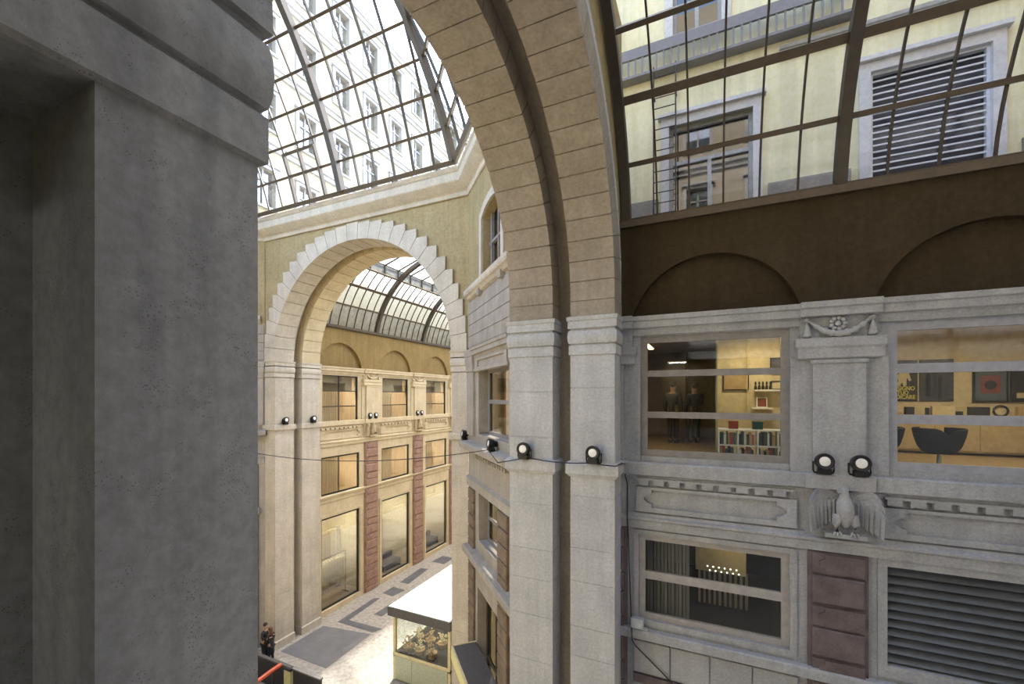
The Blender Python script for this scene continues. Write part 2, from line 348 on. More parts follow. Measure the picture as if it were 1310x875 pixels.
# ---------------------------------------------- crossing walls
HX, HY = 5.75, 4.67
OC = Vector((-13.85, 4.93)); OV = [(-8.1, 13.7), (-19.6, 13.7), (-23.62, 9.6), (-23.62, .26), (-19.6, -3.84), (-8.1, -3.84), (-4.06, .26), (-4.06, 9.6)]
ZF = 1.72; RF = 5.0
hole = [(-5.6, G0)] + arc(0, ZF, 5.6, 180, 0, 56) + [(5.6, G0)]
mb = MB(); mb.plate(FW, [(-5.75, G0)] + hole + [(5.75, G0), (5.75, 8.3), (-5.75, 8.3)], [], -2.55, -.04)
S(mb.build('wall_far', 'yellow_plaster'), 'yellow plastered wall with the far arch', 'wall')
mb = MB(); mb.prism(FW, arc(0, ZF, 5.5, 0, 180, 64) + arc(0, ZF, 5.65, 180, 0, 64), -2.5, -.1)
for sd in (1, -1):
    a, b = sorted((sd * 5.5, sd * 5.7)); mb.box(FW, a, b, -2.5, -.1, G0, ZF)
S(mb.build('arch_groove', 'jamb_stone'), 'recessed groove between the two ribs of the far arch', 'arch')
for n0, n1, lb in ((-1.02, -.02, 'front stone rib of the far arch'), (-2.6, -1.5, 'rear stone rib of the far arch')):
    S(ring(MB(), FW, 0, ZF, RF, 5.65, n0, n1, 27, .035, .035).build('arch_rib', 'warm_stone' if n0 < -2 else 'jamb_stone'), lb, 'arch')
mb = MB(); nv = 27; da = 180 / nv                                               # stepped voussoirs
for i in range(nv):
    a, b = i * da + .1, (i + 1) * da - .1; m = (a + b) / 2
    pa, pb = arc(0, ZF, 5.68, a, a, 1)[0], arc(0, ZF, 5.68, b, b, 1)[0]
    if abs(m - 90) < 3: top = [pa, (pa[0], pa[1] + .06), (pb[0], pb[1] + .06), pb]
    elif m < 90: top = [pa, (pa[0], pb[1]), pb]
    else: top = [pa, (pb[0], pa[1]), pb]
    top = [(x, z) for x, z in top]
    mb.prism(FW, arc(0, ZF, RF, a, a, 1)[:1] + top + arc(0, ZF, RF, b, a, 3)[:-1], -.03, .07)
S(mb.build('arch_voussoirs', 'jamb_stone'), 'ring of stepped stone blocks round the far arch', 'arch')
for sd, nm in ((-1, 'left'), (1, 'right')):
    for n0, n1, w in ((-1.02, 0, 'front'), (-2.6, -1.5, 'rear')):
        o = thing('arch_pier', FW(sd * 5.35, (n0 + n1) / 2, G0), 'pale stone %s pier at the %s of the far arch' % (w, nm), 'pier', kind='structure')
        a, b = sorted((sd * RF, sd * 5.74))
        shaft(MB(), FW, a, b, n0, n1, G0, 1.0, [.7, 1.05, .85]).build('shaft', 'jamb_stone', o)
        mb = MB(); rloft(mb, FW, a, b, n0, n1, CAP, .06); rloft(mb, FW, a, b, n0, n1, [(0, .9), (0, ZF)]); mb.build('capital', 'jamb_stone', o, smooth=True, ang=35)
        mb = MB(); rloft(mb, FW, a, b, n0, n1, BASE); mb.build('base_moulding', 'jamb_stone', o)
        mb = MB(); rloft(mb, FW, a, b, n0, n1, [(.05, G0), (.05, G0 + .35), (0, G0 + .4)]); mb.build('plinth', 'jamb_stone', o)

def window(F, u0, u1, z0, z1, n, fw=.09, hb=(), vb=(), bw=.07, fmat='window_grey', gmat='clear_glass', label='', d=.08, bd=None):
    """window as structure: frame, one glazing, each bar its own part"""
    o = thing(nxt('window'), F((u0 + u1) / 2, n, z0), label, 'window', kind='structure')
    mb = MB(); mb.plate(F, rect(u0, u1, z0, z1), [rect(u0 + fw, u1 - fw, z0 + fw, z1 - fw)], n - d, n); mb.build('frame', fmat, o)
    MB().box(F, u0 + fw * .5, u1 - fw * .5, n - d * .62, n - d * .5, z0 + fw * .5, z1 - fw * .5).build('glazing', gmat, o)
    for z in hb: MB().box(F, u0 + fw, u1 - fw, n - d * .9, n - .004, z - bw / 2, z + bw / 2).build('glazing_bar', fmat, o)
    for u in vb: MB().box(F, u - bw / 3, u + bw / 3, n - d * .85, n - .008, z0 + fw, z1 - fw).build('glazing_bar', fmat, o)
    return o
def room(F, u0, u1, z0, z1, n0, n1, wall, floor, label, ceil=None):
    """box room behind a window, open towards it (n0 = back, n1 = front)"""
    t = .1; mb = MB(); mb.box(F, u0 - t, u1 + t, n0 - t, n0, z0 - t, z1 + t); mb.box(F, u0 - t, u0, n0, n1, z0, z1); mb.box(F, u1, u1 + t, n0, n1, z0, z1); mb.box(F, u0 - t, u1 + t, n0, n1, z1, z1 + t)
    S(mb.build('wall_interior', wall), 'inner walls of ' + label, 'wall'); S(MB().box(F, u0 - t, u1 + t, n0, n1, z0 - t, z0).build('floor', floor), 'floor of ' + label, 'floor')
def lamp(F, u, n, z, su, sn, power, color, label, mat='lamp_warm', fixture=True):
    """ceiling lamp: a housing with a glowing diffuser and its light"""
    o = thing('ceiling_lamp', F(u, n, z), label, 'lamp')
    MB().box(F, u - su / 2 - .02, u + su / 2 + .02, n - sn / 2 - .02, n + sn / 2 + .02, z + .02, z + .06).build('housing', 'white_paint', o)
    MB().box(F, u - su / 2, u + su / 2, n - sn / 2, n + sn / 2, z, z + .02).build('diffuser', mat, o)
    l = bpy.data.lights.new('room_light', 'AREA'); l.shape = 'RECTANGLE'; l.size = su; l.size_y = sn; l.energy = power; l.color = color
    lo = bpy.data.objects.new('room_light', l); COL.objects.link(lo); lo.parent = o; lo.location = (0, 0, -.03)
    return o

# ---------------------------------------------- generic gallery side wall (stone storeys, plaster lunettes above)
CORN = [(0, 1.30), (.06, 1.30), (.08, 1.40), (.10, 1.43), (.17, 1.45), (.17, 1.58), (.21, 1.60), (.22, 1.69), (0, 1.69)]
SILL = [(0, -1.78), (.05, -1.78), (.06, -1.70), (.10, -1.68), (.15, -1.66), (.15, -1.42), (.12, -1.40), (0, -1.40)]
LCOR = [(0, -2.84), (.07, -2.82), (.07, -2.66), (.10, -2.64), (.12, -2.62), (.12, -2.58), (.06, -2.55), (.05, -2.50), (0, -2.48)]
LSIL = [(0, -5.22), (.08, -5.20), (.15, -5.16), (.15, -5.0), (.13, -4.97), (0, -4.96)]
def pilaster(F, c, hw, ph, mat, brick, label, zl=G0, n_sh=.15):
    """upper pilaster with capital, garland panel and cornice break; brick pier below"""
    o = thing('wall_pilaster', F(c, .1, -2.5), label, 'pilaster', kind='structure')
    mb = MB(); mb.box(F, c - ph, c + ph, 0, .06, -1.40, .70); mb.box(F, c - hw, c + hw, 0, n_sh, -1.40, .70); mb.strip(F, c - hw - .03, c + hw + .03, [(0, .60), (n_sh + .03, .60), (n_sh + .03, .66), (0, .66)]); mb.build('shaft', mat, o)
    mb = MB(); e = hw + .27
    rloft(mb, F, c - e + .05, c + e - .05, -.1, .17, [(0, .68), (.02, .70), (.02, .86), (.035, .88), (.05, .90), (.05, 1.05), (0, 1.05)]); mb.build('capital', mat, o)
    mb = MB(); mb.box(F, c - hw - .18, c + hw + .18, 0, .10, 1.05, 1.44); mb.build('garland_panel', mat, o)
    mb = MB(); mb.strip(F, c - hw - .2, c + hw + .2, [(0, 1.42), (.24, 1.45), (.24, 1.58), (.28, 1.60), (.29, 1.70), (0, 1.70)]); mb.build('cornice_break', mat, o)
    mb = MB(); mb.strip(F, c - hw - .12, c + hw + .12, [(0, -1.68), (.2, -1.66), (.21, -1.42), (.18, -1.395), (0, -1.395)]); mb.box(F, c - hw - .1, c + hw + .1, 0, .07, -2.5, -1.68); mb.build('plinth', mat, o)
    mb = MB(); z = -2.84; i = 0; mb.box(F, c - hw - .06, c + hw + .06, 0, .06, zl, z)
    while z > zl + .1:
        h = .40 if i % 2 == 0 else .56
        z0 = max(zl, z - h)
        if i % 2 == 0:                                              # notched course
            nt = .19; a, b = z0 + .03, z - .025
            mb.prism(F, [(c - hw + nt, a), (c + hw, a), (c + hw, b), (c - hw + nt, b), (c - hw + nt, b - .08), (c - hw + nt * .55, b - .13), (c - hw + nt * .55, a + .13), (c - hw + nt, a + .08)], 0, .115)
            mb.box(F, c - hw, c + hw, 0, .085, z0 + .02, z - .015)
        else: mb.chunk(F, c - hw, c + hw, 0, .125, z0 + .03, z - .025, .03)
        z = z0; i += 1
    mb.build('brick_pier', brick, o)
    return o
def garland(F, c, n, w, label, gm='carved_stone'):
    o = thing('garland_relief', F(c, n, 1.08), label, 'relief', 'carved garlands under the cornice')
    mb = MB(); pts = []; rr = []
    for i in range(25):
        t = i / 24; x = (t - .5) * 2; pts.append(F(c + x * w * .86, n + .05 + .03 * (1 - x * x), 1.115 + .26 * x * x)); rr.append(.026 + .036 * (1 - x * x) + (.014 if i % 3 == 0 else -.008))
    mb.tube(pts, rr, 10); mb.build('swag', gm, o, smooth=True, ang=60)
    for s in (-1, 1):
        mb = MB(); p = F(c + s * w * .92, n + .04, 1.385); mb.ball(p, .05, .05, .05, 10); mb.build('rosette', gm, o, smooth=True, ang=60)
        mb = MB(); mb.lathe(F(c + s * w * .92, n + .04, 1.07), (0, 0, 1), [(.055, 0), (.075, .03), (.06, .06), (.05, .14), (.025, .24), (.012, .29)], 12); mb.build('tassel', gm, o, smooth=True, ang=50)
    mb = MB(); q = F(c - .02, n + .06, 1.30); ax = F(0, 1, 0) - F(0, 0, 0)
    ua = F(1, 0, 0) - F(0, 0, 0)
    for i in range(9):
        a = 2 * PI * i / 9; mb.ball(q + ua * (.10 * math.cos(a)) + Vector((0, 0, .095 * math.sin(a))), .044, .044, .04, 8)
    mb.ball(q + ax * .02, .05, .05, .05, 10); mb.build('flower', gm, o, smooth=True, ang=60)
    return o
def eagle(F, c, n, label, gm='carved_stone'):
    """carved eagle with spread wings hanging down at both sides"""
    o = thing('eagle_relief', F(c, n, -2.50), label, 'relief', 'carved eagles under the floodlights')
    P = lambda x, d, z: F(c + x, n + d, z)
    mb = MB(); rings = []
    for z, rx, ry, dx, d in ((-2.33, .03, .03, .02, .10), (-2.27, .07, .09, .02, .12), (-2.17, .115, .13, .01, .14), (-2.02, .135, .16, 0, .16), (-1.90, .12, .15, -.01, .17), (-1.80, .09, .10, -.01, .17), (-1.74, .07, .08, -.02, .185), (-1.68, .07, .085, -.03, .20), (-1.625, .06, .075, -.03, .20), (-1.59, .02, .03, -.03, .20)):
        rings.append([P(dx + rx * math.cos(2 * PI * j / 14), d + ry * math.sin(2 * PI * j / 14), z + .012 * math.sin(j * 2.6 + z * 40)) for j in range(14)])
    mb.loft(rings); mb.loft([[P(-.03 + a * .03 - .1 * t, .24 + b * .03 + .02 * t, -1.64 - .03 * t * t + e) for a, b, e in ((-.6, 0, .028), (0, 1, .028), (.6, 0, .028), (.5, .6, -.02), (-.5, .6, -.02))] for t in (0, .5, .95)])
    mb.build('body', gm, o, smooth=True, ang=60)
    for s in (-1, 1):
        mb = MB(); front = []; back = []
        K, Lr = 15, 15
        for i in range(K):
            t = i / (K - 1)                                         # across the wing, body to tip
            top = -1.74 + .10 * math.sin(PI * min(1, .15 + t * .75)) - .10 * max(0, t - .75) ** 2 * 16
            bot = -2.06 - .40 * t ** .6 + (.05 if i % 2 else 0) * t
            fr, bk = [], []
            for j in range(Lr):
                v = j / (Lr - 1); z = top + (bot - top) * v
                x = .07 + .47 * t * (1 - .08 * v) - .05 * t * (1 - v) ** 6
                rim = math.exp(-((t - .95) / .14) ** 2)
                d = .01 + .15 * t ** 1.5 + .07 * rim * (1 - .3 * v) + (.03 if i % 2 == 0 else -.02) * min(1, max(0, v - .25) * 3) + (.018 * math.cos(v * 30 + i) if v < .4 else 0)
                fr.append(P(s * x, d + .03, z)); bk.append(P(s * x, d * .3, z))
            front.append(fr); back.append(bk)
        g = [fr + bk[::-1] for fr, bk in zip(front, back)]
        mb.loft(g); mb.build('wing', gm, o, smooth=True, ang=45)
        mb = MB(); mb.tube([P(s * .10, .15, -2.10), P(s * .14, .20, -2.24), P(s * .13, .18, -2.38)], [.09, .065, .038], 10)
        for k in (-1, 0, 1): mb.tube([P(s * .12, .16, -2.37), P(s * .12 + k * .045, .21, -2.41), P(s * .12 + k * .06, .23, -2.455)], [.022, .02, .012], 6)
        mb.build('leg', gm, o, smooth=True, ang=60)
    mb = MB(); mb.box(F, c - .3, c + .3, n, n + .2, -2.50, -2.43); mb.build('perch', gm, o)
    return o
def panel(mb, F, u0, u1, z0, z1, n0, n1):
    """raised border round a sunken panel with notched corners"""
    q = .16
    hole = [(u0 + q, z0), (u1 - q, z0), (u1 - q, z0 + q * .5), (u1 - q * .5, z0 + q * .6), (u1, z0 + q), (u1, z1 - q), (u1 - q * .5, z1 - q * .6), (u1 - q, z1 - q * .5), (u1 - q, z1), (u0 + q, z1), (u0 + q, z1 - q * .5), (u0 + q * .5, z1 - q * .6), (u0, z1 - q), (u0, z0 + q), (u0 + q * .5, z0 + q * .6), (u0 + q, z0 + q * .5)]
    mb.plate(F, rect(u0 - .16, u1 + .16, z0 - .1, z1 + .06), [hole], n0, n1)
def side_wall(F, nm, uA, uB, pils, bays, bh, hw, ph, mat, brick, holes, lun_r, lun_c, zt):
    mb = MB(); mb.plate(F, rect(uA, uB, G0, 1.35), [rect(*h) for h in holes], -.3, 0); S(mb.build('wall_' + nm, mat), 'stone storeys of the %s side wall' % nm, 'wall')
    mb = MB()
    mb.plate(F, rect(uA, uB, 1.35, zt), [[(c - math.sqrt(lun_r ** 2 - (1.66 - lun_c) ** 2), 1.66)] + arc(c, lun_c, lun_r, 180 - math.degrees(math.asin((1.66 - lun_c) / lun_r)), math.degrees(math.asin((1.66 - lun_c) / lun_r)), 32) for c in bays if uA + bh < c < uB - bh], -.2, 0)
    mb.box(F, uA, uB, -.3, -.17, 1.35, zt)
    S(mb.build('wall_' + nm, 'shaded_plaster' if nm == 'right' else 'ochre_plaster'), 'plaster with arched recesses above the %s cornice' % nm, 'wall')
    for prof, lb in ((CORN, 'upper cornice'), (SILL, 'sill cornice'), (LCOR, 'lower cornice')) + (((LSIL, 'low sill course'),) if nm == 'right' else ()):
        S(MB().strip(F, uA, uB, prof).build(nxt('trim'), mat), '%s of the %s side wall' % (lb, nm), 'cornice')
    for c in bays:
        mb = MB(); u0, u1 = c - bh, c + bh
        k = 9
        for i in range(k): mb.box(F, u0 + .03 + i * (2 * bh - .06) / k, u0 + (i + 1) * (2 * bh - .06) / k - .075, 0, .10, -1.885, -1.785)
        mb.box(F, u0, u1, 0, .10, -1.785, -1.74)
        panel(mb, F, u0 + .14, u1 - .12, -2.36, -1.99, 0, .07)
        S(mb.build(nxt('trim'), mat), 'dentils and notched panel, bay %d of the %s wall' % (bays.index(c) + 1, nm), 'moulding')

# ---------------------------------------------- right wall of the arm
RP = [-2.03, 2.13, 6.29, 10.45, 14.61]; RB = [.05, 4.21, 8.37, 12.53]
holes = []
for b in RB:
    holes += [(b - 1.36, b + 1.36, -1.28, 1.28), (b - 1.47, b + 1.42, -4.86, -2.9), (b - 1.45, b + 1.45, -11.6, -6.05)]
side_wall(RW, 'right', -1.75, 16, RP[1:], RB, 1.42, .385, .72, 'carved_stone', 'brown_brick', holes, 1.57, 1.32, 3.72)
plab = ['carved pilaster with garland between the two office windows', 'carved pilaster beyond the second office window', 'third carved pilaster along the side wall', 'last carved pilaster of the side wall']
for c, lb in zip(RP[1:], plab): pilaster(RW, c, .385, .72, 'carved_stone', 'brown_brick', lb)
pilaster(RW, RP[0], .385, .72, 'carved_stone', 'brown_brick', 'sliver of carved pilaster beside the near arch pier')
garland(RW, 2.13, .10, .52, 'carved garland with rosette over the pilaster between the office windows')
eagle(RW, 2.20, .07, 'carved stone eagle with spread wings below the two floodlights')
wl = ['window of the lit office with two standing figures', 'window of the lit office with posters and blue chairs', 'third office window of the side wall', 'last office window of the side wall']
for i, b in enumerate(RB):
    window(RW, b - 1.36, b + 1.36, -1.28, 1.28, -.02 if i else -.03, .14, (.485, -.395), (), .13 if i == 0 else .16, 'window_grey' if i == 0 else 'window_blue', 'clear_glass', wl[i])
mb = MB(); mb.plate(RW, rect(RB[0] - 1.5, RB[0] + 1.47, -4.9, -2.86), [rect(RB[0] - 1.40, RB[0] + 1.36, -4.78, -2.96)], -.12, .03); S(mb.build(nxt('trim'), 'carved_stone'), 'stone surround of the low dark window', 'moulding')
window(RW, RB[0] - 1.40, RB[0] + 1.36, -4.78, -2.96, -.05, .13, (-3.84,), (), .17, 'window_pale', 'clear_glass', 'low dark window with one thick crossbar')
# ashlar below the low sill
for b in RB[:2]:
    mb = MB()
    for i in range(4): mb.chunk(RW, b - 1.5 + i * .75, b - 1.5 + (i + 1) * .75 - .015, 0, .05, -5.92, -5.24, .012)
    S(mb.build(nxt('trim'), 'carved_stone'), 'row of stone blocks under the low sill, bay %d' % (RB.index(b) + 1), 'masonry')
    S(MB().box(RW, b - 1.5, b + 1.5, 0, .08, -6.12, -5.95).build(nxt('trim'), 'brown_brick'), 'brown band over the ground opening, bay %d' % (RB.index(b) + 1), 'masonry')
    window(RW, b - 1.45, b + 1.45, -11.6, -6.12, -.05, .12, (), (b,), .1, 'window_blue', 'smoked_glass', 'tall ground floor opening below the %s' % ('low dark window' if b < 1 else 'grey louvre'))
# louvre shutter in bay two
b = RB[1]; o = thing('louvre_shutter', RW(b, -.1, -4.86), 'wide grey louvred shutter right of the brown brick pier', 'shutter')
mb = MB(); mb.plate(RW, rect(b - 1.5, b + 1.45, -4.9, -2.8), [rect(b - 1.37, b + 1.32, -4.68, -2.96)], -.2, .03); mb.build('frame', 'carved_stone', o)
for i in range(11):
    z = -3.02 - i * .152
    MB().add([RW(u, n, z + dz) for u in (b - 1.37, b + 1.32) for n, dz in ((-.17, 0), (-.15, .012), (-.03, -.088), (-.045, -.10))], [(0, 1, 2, 3), (4, 5, 6, 7), (0, 1, 5, 4), (1, 2, 6, 5), (2, 3, 7, 6), (3, 0, 4, 7)]).build('slat', 'louver_grey', o)
MB().box(RW, b - 1.4, b + 1.4, -.28, -.24, -4.8, -2.9).build('back_panel', 'bronze_dark', o)

# ---------------------------------------------- diagonals
def diagonal(F, nm, full):
    L = 5.75; mat = 'beige_stone'
    up = [(1.87, 3.9), (3.88, 3.9), (3.88, 5.9)] + arc(2.875, 3.93, 2.21, 63, 117, 10) + [(1.87, 5.9)]
    mb = MB(); mb.plate(F, rect(0, L, 3.55, 8.3), [up], -.5, 0); S(mb.build('wall_diagonal_' + nm, 'yellow_plaster'), 'plastered upper wall of the %s diagonal' % nm, 'wall')
    mb = MB(); mb.plate(F, rect(0, L, G0, 3.55), [rect(1.35, 4.4, -1.3, .92), rect(1.35, 4.4, -4.95, -3.25), rect(1.2, 4.55, -11.9, -6.6)], -.5, 0); S(mb.build('wall_diagonal_' + nm, mat), 'stone lower wall of the %s diagonal' % nm, 'wall')
    mb = MB(); ring_o = [(1.62, 3.9), (4.13, 3.9), (4.13, 6.0)] + arc(2.875, 3.93, 2.48, 60, 120, 10) + [(1.62, 6.0)]
    mb.plate(F, ring_o, [[(u, z + .001 if z < 4 else z) for u, z in up]], -.02, .07); S(mb.build(nxt('trim'), 'jamb_stone'), 'moulded surround of the upper window, %s diagonal' % nm, 'moulding')
    mb = MB(); mb.box(F, 2.1, 2.2, -.3, -.2, 3.9, 5.98); mb.box(F, 2.83, 2.92, -.3, -.2, 3.9, 6.1); mb.box(F, 3.55, 3.65, -.3, -.2, 3.9, 6.0); mb.box(F, 1.9, 3.86, -.3, -.2, 5.0, 5.08)
    w = thing(nxt('window'), F(2.875, -.25, 3.9), 'tall upper window of the %s diagonal' % nm, 'window', kind='structure'); mb.build('frame', 'window_grey', w); MB().box(F, 1.87, 3.88, -.32, -.31, 3.9, 6.14).build('glazing', 'smoked_glass', w)
    S(MB().strip(F, .15, L - .15, [(0, 3.5), (.10, 3.54), (.16, 3.62), (.22, 3.66), (.25, 3.72), (.25, 3.84), (.2, 3.9), (0, 3.92)]).build(nxt('trim'), 'jamb_stone'), 'stone sill course under the upper window, %s diagonal' % nm, 'cornice')
    mb = MB()
    for u in (1.75, 4.0): mb.prism(F, rect(u - .12, u + .12, 3.38, 3.6), 0, .16)
    z = 1.78; i = 0
    while z < 3.4:
        u = .03; i += 1
        while u < L - .05:
            w_ = (.9 if i % 2 else 1.3) if u < .1 else 1.6
            mb.chunk(F, u, min(L - .02, u + w_ - .012), 0, .035, z, z + .40, .012); u += w_
        z += .415
    S(mb.build(nxt('trim'), mat), 'rusticated courses below the upper window, %s diagonal' % nm, 'masonry')
    S(MB().strip(F, .95, L - .95, CORN).build(nxt('trim'), mat), 'cornice over the middle window, %s diagonal' % nm, 'cornice')
    mb = MB(); mb.box(F, .95, L - .95, 0, .05, .92, 1.32); mb.plate(F, rect(1.25, L - 1.25, .9, 1.3), [rect(1.5, L - 1.5, 1.0, 1.22)], .05, .10); mb.strip(F, 1.1, L - 1.1, [(0, .84), (.12, .86), (.12, .96), (0, .98)])
    for u in (.05, L - .95): mb.box(F, u, u + .9, 0, .09, -1.4, .88); rloft(mb, F, u + .02, u + .88, -.05, .09, [(0, .86), (.03, .89), (.03, 1.05), (.06, 1.2), (.07, 1.34), (.05, 1.4), (.08, 1.44), (.08, 1.68), (0, 1.7)])
    S(mb.build(nxt('trim'), mat), 'lintel and side pilasters of the middle window, %s diagonal' % nm, 'masonry')
    window(F, 1.5, L - 1.5, -1.3, .9, -.3, .12, (-.18,), (), .13, 'window_grey', 'smoked_glass', 'middle window of the %s diagonal' % nm)
    S(MB().strip(F, -.1, L + .1, [(0, -1.98), (.10, -1.96), (.24, -1.88), (.34, -1.86), (.36, -1.68), (.3, -1.64), (0, -1.60)]).build(nxt('trim'), mat), 'deep sill slab under the middle window, %s diagonal' % nm, 'cornice')
    mb = MB()
    for i in range(14): mb.box(F, 1.3 + i * .23, 1.42 + i * .23, 0, .12, -2.12, -2.0)
    mb.strip(F, 0, L, [(0, -3.28), (.08, -3.26), (.08, -3.0), (.11, -2.96), (0, -2.9)]); S(mb.build(nxt('trim'), mat), 'dentils and lower band of the %s diagonal' % nm, 'moulding')
    mb = MB()
    for u0, u1 in ((.25, .95), (L - 2.1, L - 1.3)):
        z = -3.3
        while z > G0 + .1: mb.chunk(F, u0, u1, -.35, .10, max(G0, z - .46) + .02, z - .02, .025); z -= .46
        mb.box(F, u0 + .02, u1 - .02, -.4, .04, G0, -3.3)
    S(mb.build(nxt('trim'), 'diag_brick'), 'brown brick piers of the %s diagonal' % nm, 'masonry')
    window(F, 1.45, L - 2.1, -4.95, -3.3, -.3, .11, (-4.15,), (), .11, 'window_grey', 'smoked_glass', 'low window of the %s diagonal' % nm)
    S(MB().strip(F, .2, L - .2, [(0, -5.75), (.08, -5.72), (.30, -5.62), (.32, -5.45), (.28, -5.4), (0, -5.36)]).build(nxt('trim'), mat), 'sill slab under the low window, %s diagonal' % nm, 'cornice')
    window(F, 1.25, L - 1.25, -11.9, -6.65, -.3, .1, (-9.0,), (2.3,), .08, 'bronze', 'smoked_glass', 'shop front at the foot of the %s diagonal' % nm)
    S(MB().box(F, 0, L, -2.0, -1.9, G0, 7.0).build('wall_diagonal_back_' + nm, 'dark_interior'), 'dark rooms behind the %s diagonal' % nm, 'wall')
    if full:
        a = thing('shop_canopy', F(2.9, .3, -9.0), 'flat grey canopy with lit yellow fascia over the corner shop', 'canopy')
        MB().box(F, 1.0, 4.75, 0, .85, -8.66, -8.6).build('roof_sheet', 'slate_roof', a)
        mb = MB(); mb.box(F, 1.0, 4.75, .82, .88, -9.05, -8.58); mb.box(F, 1.0, 1.05, 0, .85, -9.05, -8.58); mb.build('fascia', 'cream_frame', a)
        MB().box(F, 1.05, 4.7, .875, .895, -8.98, -8.7).build('light_strip', 'strip_yellow', a)
diagonal(DR, 'right', True); diagonal(DL, 'left', False)
# remaining sides of the crossing and the arm, plain
for (a, b), nm in (((2, 3), 'west'), ((3, 4), 'southwest'), ((4, 5), 'south'), ((5, 6), 'southeast')):
    A, B = Vector(OV[a]), Vector(OV[b]); u = (B - A).normalized(); n = Vector((-u.y, u.x))
    S(MB().box(Fr(A, u, n), -.3, (B - A).length + .3, -.5, 0, G0, 8.3).build('wall_' + nm, 'yellow_plaster'), 'plain %s wall of the crossing' % nm, 'wall')
OCOR = [(0, 7.52), (.05, 7.54), (.07, 7.64), (.10, 7.68), (.2, 7.74), (.34, 7.84), (.44, 7.92), (.46, 7.96), (.46, 8.22), (.42, 8.25), (.47, 8.29), (.50, 8.34), (.48, 8.40), (.42, 8.44), (.40, 8.5), (0, 8.52)]
mb = MB()
for i in range(8):
    A, B = Vector(OV[i]), Vector(OV[(i + 1) % 8]); u = (B - A).normalized(); n = Vector((-u.y, u.x))
    mb.strip(Fr(A, u, n), 0, (B - A).length, OCOR, math.tan(rad(22.5)), math.tan(rad(22.5)))
S(mb.build(nxt('trim'), 'jamb_stone'), 'deep moulded cornice ringing the crossing under the glass dome', 'cornice')

# ---------------------------------------------- far gallery
GP = [4.25 + 4.75 * i for i in range(9)]; GB = [1.87 + 4.75 * i for i in range(9)]
holes = []
for b in GB: holes += [(b - 1.32, b + 1.3, -1.5, 1.2), (b - 1.4, b + 1.42, -5.55, -3.4), (b - 1.4, b + 1.42, -11.9, -6.8)]
side_wall(GL, 'gallery', .0, 43, GP, GB, 1.5, .52, .8, 'warm_stone', 'red_brick', holes, 1.6, 1.5, 3.95)
on = ['first', 'second', 'third', 'fourth', 'fifth', 'sixth', 'seventh', 'eighth', 'ninth']
for i, c in enumerate(GP[:5]):
    pilaster(GL, c, .52, .8, 'warm_stone', 'red_brick', '%s pilaster along the far gallery, red brick below' % on[i])
    if i < 3:
        garland(GL, c, .10, .62, 'carved garland above the %s pilaster of the far gallery' % on[i], 'warm_stone'); eagle(GL, c, .07, 'carved eagle on the %s pilaster of the far gallery' % on[i], 'warm_stone')
S(MB().strip(GL, 0, 43, [(0, -5.98), (.05, -5.94), (.05, -5.72), (.12, -5.68), (.14, -5.58), (0, -5.55)]).build(nxt('trim'), 'warm_stone'), 'course above the shop windows of the far gallery', 'cornice')
for i, b in enumerate(GB[:5]):
    window(GL, b - 1.32, b + 1.3, -1.5, 1.2, -.06, .06, (.30, -.58), (b - .1,) if i == 0 else (), .05, 'black_frame', 'shop_glass', '%s upper window of the far gallery' % on[i])
    window(GL, b - 1.4, b + 1.42, -5.55, -3.4, -.06, .09, (), (b - .1,) if i == 0 else (), .05, 'black_frame', 'shop_glass', '%s middle window of the far gallery' % on[i])
    window(GL, b - 1.4, b + 1.42, -11.9, -6.8, -.06, .1, (), (), .05, 'black_frame', 'shop_glass', '%s tall shop window of the far gallery' % on[i])
    mb = MB(); mb.plate(GL, rect(b - 1.62, b + 1.64, -12.2, -6.6), [rect(b - 1.42, b + 1.44, -11.92, -6.78)], -.04, .05)
    S(mb.build(nxt('trim'), 'warm_stone'), 'stone surround of the %s shop window' % on[i], 'moulding')
    for (z0, z1, tag_) in ((-1.6, 1.3, 'upper'), (-5.7, -3.2, 'middle'), (-12.0, -6.5, 'shop')):
        if tag_ != 'shop': 
            room(GL, b - 1.9, b + 1.9, z0, z1, -2.6, -.3, 'wood_panel', 'room_floor', 'the %s %s room of the far gallery' % (on[i], tag_))
            o = MB()
            for k in range(19): 
                u = b - 1.3 + k * .082; o.box(GL, u, u + .07, -.62 - .05 * (k % 2), -.58 - .05 * (k % 2), z0 + .1, (.28 if tag_ == 'upper' else z1 - .15))
            tag(o.build('curtain', 'curtain_warm'), 'pale warm pleated curtain in the %s %s window of the far gallery' % (on[i], tag_), 'curtain', 'curtains of the far gallery windows')
            if tag_ == 'upper': tag(MB().box(GL, b - 1.28, b + 1.26, -.5, -.47, .33, 1.16).build('roller_blind', 'blind_taupe'), 'brown blind over the top of the %s upper window of the far gallery' % on[i], 'blind', 'blinds of the far gallery windows')
            lamp(GL, b, -1.2, z1 - .12, .9, .3, 230, (1, .86, .66), 'ceiling lamp of the %s %s room of the far gallery' % (on[i], tag_))
    mb = MB()
    room(GL, b - 1.9, b + 1.9, -12.0, -6.5, -3.2, -.3, 'shop_wall', 'room_floor', 'the %s shop of the far gallery' % on[i])
    lamp(GL, b, -1.4, -6.7, 1.6, .5, 130, (1, .93, .8), 'ceiling lamp of the %s shop of the far gallery' % on[i])
